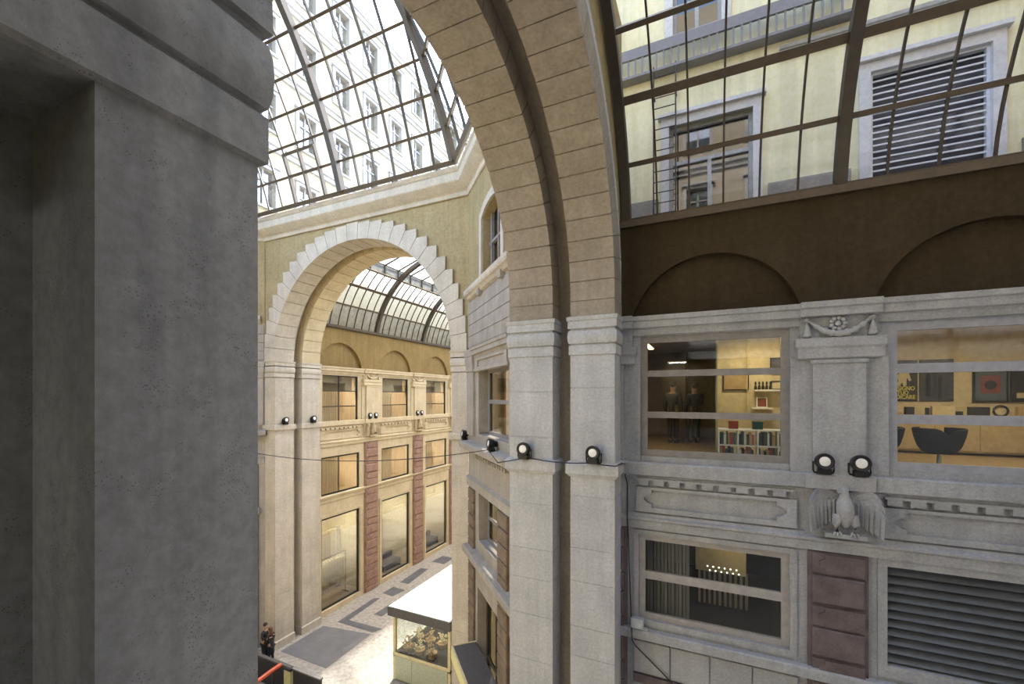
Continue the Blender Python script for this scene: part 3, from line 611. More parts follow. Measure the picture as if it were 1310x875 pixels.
# other long wall, far end
GR = Fr((-8.4, 16.3), (0, 1), (-1, 0))
mb = MB(); mb.plate(GR, rect(0, 43, G0, 3.95), [rect(b - 1.4, b + 1.4, z0, z1) for b in GB for z0, z1 in ((-11.9, -6.8), (-5.5, -3.4), (-1.5, 1.2))], -.3, 0); S(mb.build('wall_gallery_right', 'warm_stone'), 'right long wall of the far gallery', 'wall')
S(MB().box(GR, 0, 43, -.6, -.5, G0, 3.9).build('wall_gallery_right_back', 'wood_panel'), 'rooms behind the right long wall of the far gallery', 'wall')
S(MB().box(W0, -20, -8, 59.2, 59.6, G0, 8).build('wall_gallery_end', 'pale_render'), 'far end of the gallery', 'wall')
# arm: wall beside the viewer with the window we look out of, and the arm's end
LW = Fr((0, .41), (1, 0), (0, 1))
mb = MB(); mb.plate(LW, rect(-2.2, 16, G0, 3.72), [rect(-2.19, 2.2, -1.3, 1.5)], -.46, 0); S(mb.build('wall_left', 'carved_stone'), 'wall on the viewer side of the arm', 'wall')
S(MB().box(W0, -2.3, 2.3, -3.0, -2.9, -1.6, 1.8).box(W0, -2.4, -2.3, -3, -.05, -1.6, 1.8).box(W0, 2.3, 2.4, -3, -.05, -1.6, 1.8).box(W0, -2.3, 2.3, -3, -.05, 1.7, 1.8).box(W0, -2.3, 2.3, -3, -.05, -1.6, -1.5).build('wall_viewer_room', 'pale_render'), 'room the picture is taken from', 'wall')
lamp(W0, -1.3, -2.3, 1.6, .8, .3, 42, (1, .97, .95), 'unseen ceiling lamp added behind the viewer to light the left pilaster')  # added out of view to brighten the pilaster's return face
S(MB().box(W0, 16, 16.3, .0, 10, G0, 7.9).build('wall_arm_end', 'yellow_plaster'), 'end of the near arm', 'wall')
# ------------------------------------------------------------------ glass roofs
def beam(mb, pts, nrm, w, h):
    """bar of section w x h along pts; nrm(i) points into the room, the bar hangs h below pts"""
    rings = []
    for i, p in enumerate(pts):
        t = (pts[min(i + 1, len(pts) - 1)] - pts[max(i - 1, 0)]).normalized(); n = nrm(i); n = (n - t * n.dot(t)).normalized(); s = t.cross(n)
        rings.append([p + s * w / 2, p - s * w / 2, p - s * w / 2 + n * h, p + s * w / 2 + n * h])
    return mb.loft(rings)
def vault(F, nm, half, zc, Rr, u0, u1, ribs, angs, bar, label, lantern=None, gm=('roof_glass',), both=True, ribw=.16):
    """barrel of glass; F.u runs along it, u across is F.n from the axis (positive and negative)"""
    o = thing('glass_roof', F((u0 + u1) / 2, 0, zc), label, 'glass roof', kind='structure')
    P = lambda u, a, r: F(u, r * math.cos(rad(a)), zc + r * math.sin(rad(a)))
    nrm = lambda a: (P(0, a, 0) - P(0, a, 1))
    sides = [angs, [180 - a for a in angs]]
    for sa in sides:
        for k in range(len(sa) - 1):
            m = gm[k % len(gm)]
            MB().loft([[P(u0, sa[k] + (sa[k + 1] - sa[k]) * j / 4, Rr), P(u1, sa[k] + (sa[k + 1] - sa[k]) * j / 4, Rr)] for j in range(5)], closed=False).build('glazing', m, o)
        for k, a in enumerate(sa):
            w = .15 if k in (0, 2) else .09
            beam(MB(), [P(u0, a, Rr + .02), P(u1, a, Rr + .02)], lambda i: nrm(a), w, .12 if k != 0 else .2).build('purlin', 'bronze', o)
    top = max(angs)
    if lantern is None:
        MB().loft([[P(u0, a, Rr), P(u1, a, Rr)] for a in [top + (180 - 2 * top) * j / 8 for j in range(9)]], closed=False).build('glazing', gm[-1], o)
    for ur in ribs:
        beam(MB(), [P(ur, angs[0] + (180 - 2 * angs[0]) * j / 40, Rr + .02) for j in range(41)], lambda i: nrm(angs[0] + (180 - 2 * angs[0]) * i / 40), ribw, .22).build('rib', 'bronze_dark', o)
    us = []
    rr = sorted(ribs)
    for a, b in zip(rr[:-1], rr[1:]):
        for j in range(1, bar): us.append(a + (b - a) * j / bar)
    for u in us:
        for sa in sides:
            beam(MB(), [P(u, sa[0] + (sa[-1] - sa[0]) * j / 14, Rr + .015) for j in range(15)], lambda i, sa=sa: nrm(sa[0] + (sa[-1] - sa[0]) * i / 14), .035, .06).build('glazing_bar', 'bronze_dark', o)
    if lantern:
        hz = .55
        A, B = P(0, top, Rr), P(0, 180 - top, Rr); xh = Rr * math.cos(rad(top)); zl = zc + Rr * math.sin(rad(top))
        for s in (-1, 1):
            MB().box(F, u0, u1, s * xh - .05, s * xh + .05, zl + hz, zl + hz + .1).build('lantern_rail', 'bronze_dark', o)
            MB().loft([[F(u0, s * xh, zl), F(u1, s * xh, zl)], [F(u0, s * xh, zl + hz), F(u1, s * xh, zl + hz)]], closed=False).build('glazing', gm[-1], o)
            MB().loft([[F(u0, s * xh, zl + hz), F(u1, s * xh, zl + hz)], [F(u0, 0, zl + hz + 1.2), F(u1, 0, zl + hz + 1.2)]], closed=False).build('glazing', gm[-1], o)
            u = rr[0]
            while u < u1 - .1:
                MB().box(F, u - .04, u + .04, s * xh - .05, s * xh + .05, zl, zl + hz).build('lantern_post', 'bronze_dark', o)
                beam(MB(), [F(u, s * xh, zl + hz + .05), F(u, 0, zl + hz + 1.22)], lambda i: Vector((0, 0, -1)), .06, .1).build('lantern_rafter', 'bronze_dark', o); u += lantern
    return o
AF = Fr((0, 4.93), (1, 0), (0, 1))
vault(AF, 'arm', 4.52, 3.0, 4.8, -1.68, 16, [-1.62, 2.2, 6.36, 10.5, 14.7], [10, 24, 38, 51.5, 65, 78], 6, 'bronze framed glass barrel roof of the near arm', gm=('dirty_glass',), ribw=.18)
GF = Fr((-13.9, 16.3), (0, 1), (1, 0))
vault(GF, 'gallery', 5.4, 3.0, 5.5, 0.05, 43, [-.2, 4.65, 9.5, 14.35, 19.2, 24.05, 28.9, 33.8, 38.6, 42.9], [10.8, 24.5, 37.6, 50.3], 8, 'glass barrel roof of the far gallery with a raised lantern', lantern=1.2, gm=('wired_glass', 'roof_glass', 'wired_glass'), ribw=.24)
# seal strips between the plastered walls and the roofs' bearers
S(MB().box(RW, -1.75, 16, -.25, .08, 3.66, 3.80).build(nxt('trim'), 'bronze'), 'bronze sill beam under the glass roof of the arm', 'beam')
S(MB().box(GL, 0, 43, -.25, .05, 3.9, 4.02).build(nxt('trim'), 'bronze'), 'bronze sill beam under the glass roof of the far gallery', 'beam')
# dome: pointed cloister vault over the octagon
def inset(t):
    out = []
    for i in range(8):
        P0, P1, P2 = [Vector(OV[(i + k) % 8]) for k in (-1, 0, 1)]
        d1, d2 = (P1 - P0).normalized(), (P2 - P1).normalized(); n1, n2 = Vector((-d1.y, d1.x)), Vector((-d2.y, d2.x))
        out.append(P1 + (n1 + n2) / (1 + n1.dot(n2)) * t)
    return out
RD, A0 = 16.0, 15.0
def prof(z):                                                          # inward offset at height z above the springing
    s = math.sin(rad(A0)) + z / RD; return RD * (math.cos(rad(A0)) - math.sqrt(max(0, 1 - s * s))) + .52
RZ = [0, 1.10, 2.15, 3.12, 4.08, 5.04, 5.9, 6.8, 7.7, 8.6]
Z0 = 8.56
rings = [[Vector((p.x, p.y, Z0 + z + H)) for p in inset(prof(z))] for z in RZ]
dome = thing('glass_dome', (-13.85, 4.93, Z0 + H), 'great glass dome of bronze ribs over the crossing', 'glass dome', kind='structure')
cen = Vector((-13.85, 4.93, H + 4))
for i in range(8):
    j = (i + 1) % 8
    MB().loft([[r[i], r[j]] for r in rings], closed=False).build('glazing', 'roof_glass', dome)
    inn = lambda k: (cen - rings[min(k, 9)][i]).normalized()
    beam(MB(), [r[i] for r in rings], inn, .24, .22).build('hip_rib', 'bronze', dome)
    for k, r in enumerate(rings):
        n = (cen - (r[i] + r[j]) / 2).normalized()
        beam(MB(), [r[i], r[j]], lambda q: n, .16 if k == 0 else .09, .16 if k == 0 else .12).build('purlin', 'bronze', dome)
    A, B = rings[0][i], rings[0][j]; d = (B - A); L = d.length; d.normalize(); mid = (A + B) / 2
    nm_ = 12 if i in (0, 4) else (10 if i in (2, 6) else 6)
    for q in range(1, nm_):
        s = (q / nm_ - .5) * L; pts = []
        for k, r in enumerate(rings):
            hl = (r[j] - r[i]).length / 2
            if abs(s) <= hl: m = (r[i] + r[j]) / 2; pts.append(m + d * s)
            else:
                pr = rings[k - 1]; h0 = (pr[j] - pr[i]).length / 2; t = (h0 - abs(s)) / max(1e-6, h0 - hl)
                m = (pr[i] + pr[j]) / 2 * (1 - t) + (r[i] + r[j]) / 2 * t; pts.append(m + d * s); break
        if len(pts) < 2: continue
        big = (q * 2 == nm_ and i % 2 == 0)
        beam(MB(), pts, lambda k: (cen - pts[min(k, len(pts) - 1)]).normalized(), .24 if big else .055, .26 if big else .09).build('main_rib' if big else 'glazing_bar', 'bronze_dark', dome)
    if i == 0:                                                        # opening light left of the main rib
        mid = lambda k: (rings[k][i] + rings[k][j]) / 2
        w = L / 12; v = MB()
        q0, q1 = mid(0) + (mid(1) - mid(0)) * .04, mid(1) + (mid(2) - mid(1)) * .75
        for s in (w * 1.02, w * 2, w * 2.98): beam(v, [q0 + d * s, mid(1) + d * s, q1 + d * s], lambda k: (cen - mid(1)).normalized(), .10, .16)
        for qq in (q0, mid(1), q1): beam(v, [qq + d * w, qq + d * w * 3], lambda k: (cen - mid(1)).normalized(), .11, .16)
        v.build('vent_frame', 'bronze', dome)
MB().add([p for p in rings[-1]], [tuple(range(8))]).build('glazing', 'roof_glass', dome)

# ------------------------------------------------------------------ buildings outside
def facade(F, u0, u1, z0, z1, cols, rows, w, h, wall, trim, label, courses=(), t=.3):
    o = thing('apartment_building', F((u0 + u1) / 2, -2, z0), label, 'building')
    holes = [rect(c - w / 2, c + w / 2, z, z + h) for c in cols for z in rows]
    mb = MB(); mb.plate(F, rect(u0, u1, z0, z1), holes, -t, 0); mb.build('wall', wall, o)
    MB().box(F, u0, u1, -.9, -.7, z0, z1).box(F, u0, u0 + .2, -3.3, -t, z0, z1).box(F, u1 - .2, u1, -3.3, -t, z0, z1).box(F, u0, u1, -3.5, -t, z1 - .2, z1).build('core', 'trim_render', o)
    for z in courses: MB().strip(F, u0, u1, [(0, z), (.1, z + .03), (.12, z + .25), (.22, z + .3), (.22, z + .42), (0, z + .46)]).build('string_course', trim, o)
    for c in cols:
        for z in rows:
            f = MB(); f.plate(F, rect(c - w / 2 - .18, c + w / 2 + .18, z - .12, z + h + .2), [rect(c - w / 2, c + w / 2, z, z + h)], -.02, .09)
            f.box(F, c - w / 2 - .25, c + w / 2 + .25, 0, .18, z + h + .18, z + h + .3)
            f.box(F, c - .04, c + .04, -.22, -.16, z, z + h); f.box(F, c - w / 2, c + w / 2, -.22, -.16, z + h * .68, z + h * .68 + .07)
            fo = f.build('window_frame', trim, o); MB().box(F, c - w / 2, c + w / 2, -.27, -.24, z, z + h).build('pane', 'facade_glass', fo)
    return o
LF = Fr((-21.3, 14), (0, 1), (1, 0))
facade(LF, -.6, 46, 2.5, 26, [.9 + 2.6 * i for i in range(17)], [10.1, 14.3, 18.5, 22.6], 1.15, 2.0, 'pale_render', 'trim_render', 'tall pale cream building seen through the dome', (9.0, 13.2, 17.4, 21.5, 25.4))
BF = Fr((0, 13.0), (1, 0), (0, -1))
bb = thing('apartment_building', BF(4, -2, 2), 'yellow rendered building seen through the roof of the arm', 'building')
mb = MB(); mb.plate(BF, rect(-3.9, 18, 2, 22), [rect(-1.0, 1.1, 4.6, 7.72), rect(3.58, 5.71, 4.4, 7.83), rect(-.9, .35, 10.3, 12.6), rect(4.0, 5.4, 10.3, 12.6), rect(8.2, 10.2, 4.4, 7.8)], -.3, 0); mb.build('wall', 'yellow_render', bb)
MB().box(BF, -3.9, 18, -3.5, -3.3, 2, 22).box(BF, -3.9, -3.7, -3.3, -.3, 2, 22).box(BF, 17.8, 18, -3.3, -.3, 2, 22).box(BF, -3.9, 18, -3.5, -.3, 21.8, 22).build('core', 'dark_interior', bb)
MB().box(BF, -3.9, -1.3, 0, .08, 2, 5.72).box(BF, 1.45, 3.2, 0, .08, 2, 5.6).box(BF, 6.2, 8, 0, .08, 2, 5.6).build('base_course', 'grey_base', bb)
for z in (8.75, 9.0): MB().strip(BF, 1.7, 8.5, [(0, z), (.08, z + .02), (.1, z + .1), (0, z + .13)]).build('string_course', 'trim_render', bb)
for (a, b_, z0, z1) in ((-1.0, 1.1, 4.6, 7.72), (3.58, 5.71, 4.4, 7.83), (-.9, .35, 10.3, 12.6), (4.0, 5.4, 10.3, 12.6), (8.2, 10.2, 4.4, 7.8)):
    f = MB(); f.plate(BF, rect(a - .22, b_ + .22, z0 - .2, z1 + .25), [rect(a, b_, z0, z1)], -.05, .1); f.box(BF, a - .3, b_ + .3, 0, .2, z1 + .24, z1 + .34)
    fo = f.build('window_surround', 'trim_pale', bb)
    if abs(a - 3.58) < .1:
        g = MB(); g.plate(BF, rect(a, b_, z0, z1), [rect(a + .06, b_ - .06, z0 + .06, z1 - .06)], -.12, .0)
        g.build('shutter_frame', 'white_slat', bb); sl = MB()
        for k in range(22): z = z0 + .12 + k * .155; sl.box(BF, a + .05, b_ - .05, -.06, -.03, z, z + .036)
        sl.build('slat_screen', 'white_slat', bb); MB().box(BF, a, b_, -.24, -.2, z0, z1).build('dark_backing', 'navy_backing', bb)
    else:
        g = MB(); m = (a + b_) / 2
        g.plate(BF, rect(a, b_, z0, z1), [rect(a + .09, m - .05, z0 + .09, z0 + (z1 - z0) * .66), rect(m + .05, b_ - .09, z0 + .09, z0 + (z1 - z0) * .66), rect(a + .09, b_ - .09, z0 + (z1 - z0) * .66 + .1, z1 - .09)], -.2, -.1); g.build('window_frame', 'trim_render', bb)
        MB().box(BF, a, b_, -.2, -.18, z0, z1).build('pane', 'dark_pane', bb)
VB = Fr((0, .1), (1, 0), (0, 1))
facade(VB, -3.5, 18, 3.8, 22, [-.5 + 3.1 * i for i in range(6)], [5.2, 9.6, 14.0, 18.4], 1.2, 2.2, 'brown_render', 'grey_base', 'unseen brown rendered building added over the viewer side to shade the arm', (8.2, 12.6, 17))  # never in view; added tall and dark to cut the sky above the arm
EB = Fr((19.5, -4), (0, 1), (-1, 0))
facade(EB, 0, 18, 2.5, 30, [2.5 + 3.1 * i for i in range(5)], [9.6, 14.0], 1.2, 2.2, 'brown_render', 'grey_base', 'unseen brown rendered building added beyond the end to shade the arm', (8.2, 12.6, 17))  # added out of sight so less sky reaches the arm from its end
# balcony gallery with railing
ba = MB(); ba.box(BF, -3.3, 3.2, 0, .33, 9.27, 9.34); ba.build('balcony_slab', 'balcony_grey', bb)
MB().box(BF, -3.3, 3.2, .27, .34, 9.80, 10.10).build('balcony_rail', 'balcony_grey', bb)
for k in range(32): MB().box(BF, -3.1 + k * .195, -3.05 + k * .195, .29, .32, 9.34, 9.80).build('baluster', 'balcony_grey', bb)
la = thing('wall_ladder', BF(-1.1, .3, 4), 'thin metal ladder fixed to the yellow building', 'ladder')
for u in (-1.40, -.81): MB().tube([BF(u, .3, 3.5), BF(u, .3, 9.4)], .022, 6).build('stile', 'black_metal', la)
for k in range(19): MB().tube([BF(-1.40, .3, 3.7 + k * .3), BF(-.81, .3, 3.7 + k * .3)], .014, 6).build('rung', 'black_metal', la)
for z in (4.5, 8.6): MB().box(BF, -1.42, -1.38, 0, .3, z, z + .03).box(BF, -.83, -.79, 0, .3, z, z + .03).build('bracket', 'black_metal', la)
co = MB()
for k in range(9): co.tube([BF(-2.62 + .2 * math.cos(a), .35 + .2 * math.sin(a), 10.55 + k * .1 + .005 * a) for a in [2 * PI * j / 16 for j in range(17)]], .016, 5)
co.tube([BF(-2.55, .3, 10.55), BF(-2.45, .25, 9.6)], .012, 5); co.tube([BF(-2.7, .3, 10.55), BF(-2.55, .25, 9.6)], .012, 5)
tag(co.build('coiled_hose', 'black_metal'), 'dark coil of cable hanging on the yellow building at the roof corner', 'hose')

# ------------------------------------------------------------------ offices behind the right wall
def poster(F, u0, u1, z0, z1, n, bg, label, fn=None, border=None):
    o = thing('poster', F((u0 + u1) / 2, n, z0), label, 'poster', 'posters on the office wall')
    MB().box(F, u0, u1, n, n + .025, z0, z1).build('sheet', bg, o)
    if border:
        mb = MB(); mb.plate(F, rect(u0 - .04, u1 + .04, z0 - .04, z1 + .04), [rect(u0, u1, z0, z1)], n, n + .05); mb.build('frame', border, o)
    if fn: fn(o)
    return o
def text(s, F, u, n, z, size, mat, parent, bold=.0, sx=.76):
    c = bpy.data.curves.new('lettering', 'FONT'); c.body = s; c.size = size; c.align_x = 'CENTER'; c.extrude = .004; c.offset = bold
    o = bpy.data.objects.new('lettering', c); COL.objects.link(o); c.materials.append(MATS[mat])
    bpy.context.view_layer.update(); X = F(1, 0, 0) - F(0, 0, 0); Z = Vector((0, 0, 1)); Nn = X.cross(Z)
    M = Matrix((X, Z, Nn)).transposed(); me = bpy.data.meshes.new_from_object(o.evaluated_get(bpy.context.evaluated_depsgraph_get()))
    bpy.data.objects.remove(o); o = bpy.data.objects.new('lettering', me); COL.objects.link(o)
    for v in me.vertices: v.co.x *= sx; v.co = M @ v.co + F(u, n, z) - world_off(parent)
    if not me.materials: me.materials.append(MATS[mat])
    o.parent = parent; return o
# office one: deep room, dim on the left, lit wall with shelves on the right
FL = -1.38
room(RW, -3.6, 2.0, FL, 1.55, -6.2, -.3, 'room_wall', 'room_floor', 'the first office')
S(MB().box(RW, -3.55, -.7, -6.15, -6.05, FL, 1.5).box(RW, -.72, -.62, -6.1, -4.7, FL, 1.5).box(RW, -3.6, -3.45, -6.1, -.4, FL, 1.5).box(RW, -3.5, .2, -5.2, -.4, 1.42, 1.5).build('wall_interior', 'room_brown'), 'dark wooden partition at the left of the first office', 'wall')
S(MB().box(RW, .22, 1.95, -2.25, -2.15, FL, 1.5).build('wall_interior', 'room_wall'), 'cream wall with shelves in the first office', 'wall')
gp = thing('glass_partition', RW(.2, -2, FL), 'clear glass partition with greenish edge in the first office', 'partition')
MB().box(RW, .17, .185, -5.2, -1.0, FL, 1.4).build('pane', 'clear_glass', gp); MB().box(RW, .165, .19, -1.02, -.98, FL, 1.4).build('edge', 'celadon_panel', gp)
MB().tube([RW(.86, -2.1, 1.4), RW(.86, -2.1, -.3)], .012, 6).build('lamp_rail', 'cream_frame') and None
r = [o for o in COL.objects if o.name == 'lamp_rail'][0]; tag(r, 'thin pale vertical rod before the shelf wall', 'rod')
lamp(RW, .95, -1.2, 1.38, 1.0, .12, 32, (1, .8, .52), 'warm ceiling lamp over the office shelves')
lamp(RW, -1.5, -3.0, 1.38, .12, 1.2, 16, (1, .74, .4), 'ceiling lamp deep in the first office')
for z, u0, u1, lb in ((.12, 1.0, 1.95, 'upper white shelf with framed pictures in the first office'), (-.30, .95, 1.38, 'short lower white shelf in the first office')):
    tag(MB().box(RW, u0, u1, -2.14, -1.92, z, z + .035).build('wall_shelf', 'white_paint'), lb, 'shelf', 'white wall shelves')
def frame_pic(u, n, z, w, h, mat, lb, border='black_frame'):
    o = thing('picture_frame', RW(u, n, z), lb, 'picture', 'small framed pictures in the offices')
    mb = MB(); mb.plate(RW, rect(u - w / 2, u + w / 2, z, z + h), [rect(u - w / 2 + .02, u + w / 2 - .02, z + .02, z + h - .02)], n, n + .03); mb.build('frame', border, o)
    MB().box(RW, u - w / 2 + .01, u + w / 2 - .01, n + .004, n + .012, z + .01, z + h - .01).build('image', mat, o); return o
frame_pic(1.62, -2.1, .56, .58, .34, 'poster_grey', 'grey picture leaning high at the right of the first office')
frame_pic(1.52, -2.05, .155, .36, .2, 'poster_cream', 'pale framed picture on the upper office shelf')
frame_pic(1.16, -2.05, -.265, .22, .24, 'poster_red', 'white framed photo on the lower office shelf', 'white_paint')
frame_pic(.62, -2.13, .15, .55, .5, 'book_tan', 'brownish picture behind the glass partition')
for k in range(5):
    o = thing('shelf_figure', RW(1.03 + k * .075, -2.03, .155), 'small dark ornament on the upper office shelf, %s from the left' % on[k], 'ornament', 'dark ornaments on the office shelf')
    MB().lathe(RW(1.03 + k * .075, -2.03, .155), (0, 0, 1), [(.02, 0), (.032, .02), (.03, .07), (.014, .11), (.022, .15), (.018, .18), (.002, .2)], 10).build('body', 'book_black', o, smooth=True)
    MB().box(RW, 1.0 + k * .075, 1.06 + k * .075, -2.06, -2.0, .155, .162).build('stand', 'book_tan', o)
# cube shelf with books by the window
cs = thing('cube_shelf', RW(.83, -.75, FL), 'low white cube shelf full of books behind the office window', 'shelf')
mb = MB(); z1 = -.70
for u in (.22, .58, .94, 1.30, 1.66): MB().box(RW, u - .012, u + .012, -.95, -.55, FL, z1).build('upright', 'white_paint', cs)
for z in (FL + .02, -1.03, z1): MB().box(RW, .21, 1.67, -.95, -.55, z - .012, z + .012).build('board', 'white_paint', cs)
random.seed(3); mats = ['book_black', 'book_teal', 'book_white', 'book_black', 'book_tan', 'book_red', 'book_teal']
bi = 0
for row, zb in (('upper', -1.018), ('lower', FL + .032)):
    for cu in range(4):
        u = .24 + cu * .36; 
        while u < .24 + cu * .36 + .26:
            w = random.uniform(.03, .06); h = random.uniform(.2, .28); m = mats[bi % 7]; bi += 1
            nm = m.split('_')[1]
            tag(MB().box(RW, u, u + w - .004, -.90, -.66, zb, zb + h).box(RW, u + .004, u + w - .008, -.905, -.655, zb + .006, zb + h - .006).build('book', m), '%s book in the %s row of the cube shelf, compartment %s from the left' % ({'black': 'black', 'teal': 'dark teal', 'white': 'white', 'tan': 'tan', 'red': 'red'}[nm], row, on[cu]), 'book', 'books in the cube shelf'); u += w
for k, (u, m) in enumerate(((.5, 'book_red'), (.95, 'book_teal'), (1.5, 'leaf_green'))):
    if m == 'leaf_green': continue
    o = thing('storage_box', RW(u, -.75, z1 + .013), '%s box standing on the cube shelf' % ('red' if k == 0 else 'dark teal'), 'box'); MB().chunk(RW, u - .09, u + .09, -.85, -.65, z1 + .013, z1 + .15, .01).build('body', m, o); MB().box(RW, u - .095, u + .095, -.86, -.645, z1 + .14, z1 + .17).build('lid', m, o)
pl = thing('potted_plant', RW(1.5, -.7, z1 + .013), 'dark leafy plant on the cube shelf at the right edge of the window', 'plant')
MB().lathe(RW(1.5, -.7, z1 + .013), (0, 0, 1), [(.05, 0), (.07, .1), (.075, .11), (.06, .11)], 14).build('pot', 'book_black', pl, smooth=True)
lv = MB()
for k in range(16):
    a = k * 2.4; l = random.uniform(.16, .3); c = RW(1.5, -.7, z1 + .11); e = Vector((math.cos(a) * l * .5, math.sin(a) * l * .3, l))
    s = Vector((-math.sin(a), math.cos(a), 0)) * .022; m_ = c + e * .55 + Vector((0, 0, .02)); lv.add([c, m_ + s, c + e, m_ - s, m_ + Vector((0, 0, .006))], [(0, 1, 4), (1, 2, 4), (2, 3, 4), (3, 0, 4)])
lv.build('foliage', 'leaf_green', pl)
# office two
room(RW, 2.5, 8.2, FL, 1.7, -4.6, -.3, 'room_wall', 'room_floor', 'the second office')
lamp(RW, 5.3, -2.2, 1.5, 1.6, .16, 75, (1, .8, .52), 'warm ceiling lamp of the second office')
cb = thing('sideboard', RW(5.4, -4.2, FL), 'long pale oak sideboard along the back wall of the second office', 'sideboard')
MB().box(RW, 3.3, 8.1, -4.55, -3.95, FL + .06, -.52).build('body', 'cabinet_oak', cb); MB().box(RW, 3.28, 8.12, -4.58, -3.9, -.52, -.48).build('top', 'cabinet_oak', cb)
for k in range(6):
    u = 3.34 + k * .79; d_ = MB().chunk(RW, u, u + .77, -3.96, -3.925, FL + .1, -.56, .006).build('door', 'cabinet_oak', cb); MB().box(RW, u + .27, u + .5, -3.925, -3.905, -.66, -.645).build('handle', 'galvanised', d_)
def p1(o):
    text('DESIGNO', RW, 4.53, -4.555, .155, .145, 'poster_yellow', o, .003); text('TUO', RW, 4.53, -4.555, .045, .14, 'poster_yellow', o, .003); text('IUDICARE', RW, 4.53, -4.555, -.065, .145, 'poster_yellow', o, .003)
    mb = MB(); ax = [(4.46, .60), (4.56, .63), (4.65, .60), (4.70, .40), (4.66, .38), (4.61, .48), (4.60, .27), (4.54, .26), (4.52, .36), (4.47, .26), (4.41, .28), (4.45, .44), (4.38, .41), (4.37, .45)]
    mb.prism(RW, ax, -4.572, -4.56); mb.build('figure_print', 'poster_cream', o)
poster(RW, 4.05, 4.82, -.12, .92, -4.59, 'poster_black', 'black poster with yellow lettering under a pale figure', p1)
def p2(o):
    for k, (u, a, b_) in enumerate(((5.02, 0, .5), (5.14, -.05, .6), (5.24, -.08, .45), (5.38, 0, .25))):
        mb = MB(); mb.prism(RW, [(u - .04, a), (u + .05, a), (u + .035, b_ * .6), (u + .05, b_), (u, b_ + .09), (u - .04, b_), (u - .03, b_ * .5)], -4.572, -4.562); mb.build('figure_print', 'shirt_slate' if k % 2 else 'trousers_dark', o)
poster(RW, 4.86, 5.50, -.12, .92, -4.59, 'poster_grey', 'dark grey poster with ghostly standing figures', p2)
def p3(o):
    mb = MB(); mb.box(RW, 5.98, 6.33, -4.572, -4.562, .07, .5); mb.build('picture_print', 'poster_red', o)
    mb = MB(); mb.prism(RW, arc(6.15, .27, .11, 0, 360, 20)[:-1], -4.56, -4.552); mb.build('emblem_print', 'poster_black', o)
poster(RW, 5.88, 6.43, -.10, .60, -4.59, 'poster_blue', 'framed blue grey poster with a reddish picture', p3, 'black_frame')
def p4(o): MB().box(RW, 6.6, 7.0, -4.572, -4.562, -.04, .08).build('caption_print', 'poster_cream', o)
poster(RW, 6.54, 7.08, -.10, .60, -4.59, 'poster_black', 'framed dark poster at the right edge of the view', p4, 'black_frame')
for k, (u, w, h, m, lb) in enumerate(((4.3, .16, .08, 'book_tan', 'low tan box on the sideboard'), (4.52, .17, .22, 'book_black', 'dark framed photo on the sideboard'), (4.86, .06, .2, 'book_black', 'slim black figurine on the sideboard'), (5.14, .42, .24, 'poster_cream', 'bright tilted picture on the sideboard'), (5.42, .14, .12, 'book_black', 'small black box on the sideboard'), (5.77, .36, .23, 'book_black', 'dark wooden radio on the sideboard'), (6.45, .10, .24, 'book_tan', 'tan book standing at the end of the sideboard'))):
    o = thing('desk_ornament', RW(u, -4.15, -.48), lb, 'ornament')
    MB().chunk(RW, u - w / 2, u + w / 2, -4.2, -4.1, -.48, -.48 + h, .012).build('body', m, o); MB().box(RW, u - w / 2 + .02, u + w / 2 - .02, -4.22, -4.08, -.48, -.465).build('stand', 'book_tan', o)
o = thing('round_clock', RW(6.13, -4.12, -.48), 'round dark framed clock on the sideboard', 'clock')
MB().tube([RW(6.13 + .12 * math.cos(a), -4.12, -.34 + .12 * math.sin(a)) for a in [2 * PI * j / 24 for j in range(25)]], .024, 8).build('rim', 'book_black', o, smooth=True); MB().lathe(RW(6.13, -4.14, -.34), (0, 1, 0), [(.11, 0), (.11, .01)], 24).build('face', 'poster_cream', o)
def tub_chair(u, n, rz, lb):
    o = thing('tub_chair', RW(u, n, FL), lb, 'chair', 'navy tub chairs in the office')
    c = RW(u, n, FL); mb = MB(); rr = []
    for v, (r, z) in enumerate(((.30, .40), (.38, .50), (.44, .62), (.47, .76), (.44, .78), (.40, .64), (.34, .52))):
        ring_ = []
        for j in range(25):
            a = rz + rad(-150 + 300 * j / 24); th = -150 + 300 * j / 24; lift = (.05 - .10 * math.exp(-(th / 12.0) ** 2)) if z > .6 else 0
            ring_.append(c + Vector((r * .80 * math.cos(a), r * .72 * math.sin(a), z - .03 + lift)))
        rr.append(ring_)
    mb.loft(rr, closed=False); mb.build('shell', 'navy_fabric', o, smooth=True)
    MB().lathe(c + Vector((0, 0, .33)), (0, 0, 1), [(.15, 0), (.23, .03), (.25, .1), (.24, .16), (.1, .18)], 20).build('seat', 'navy_fabric', o, smooth=True)
    MB().lathe(c, (0, 0, 1), [(.24, 0), (.24, .015), (.04, .03), (.03, .34)], 16).build('pedestal', 'galvanised', o, smooth=True)
    return o
tub_chair(3.86, -.9, rad(-90), 'navy tub chair seen whole through the second office window')
tub_chair(3.0, -.92, rad(-90), 'navy tub chair cut off by the left edge of the second office window')
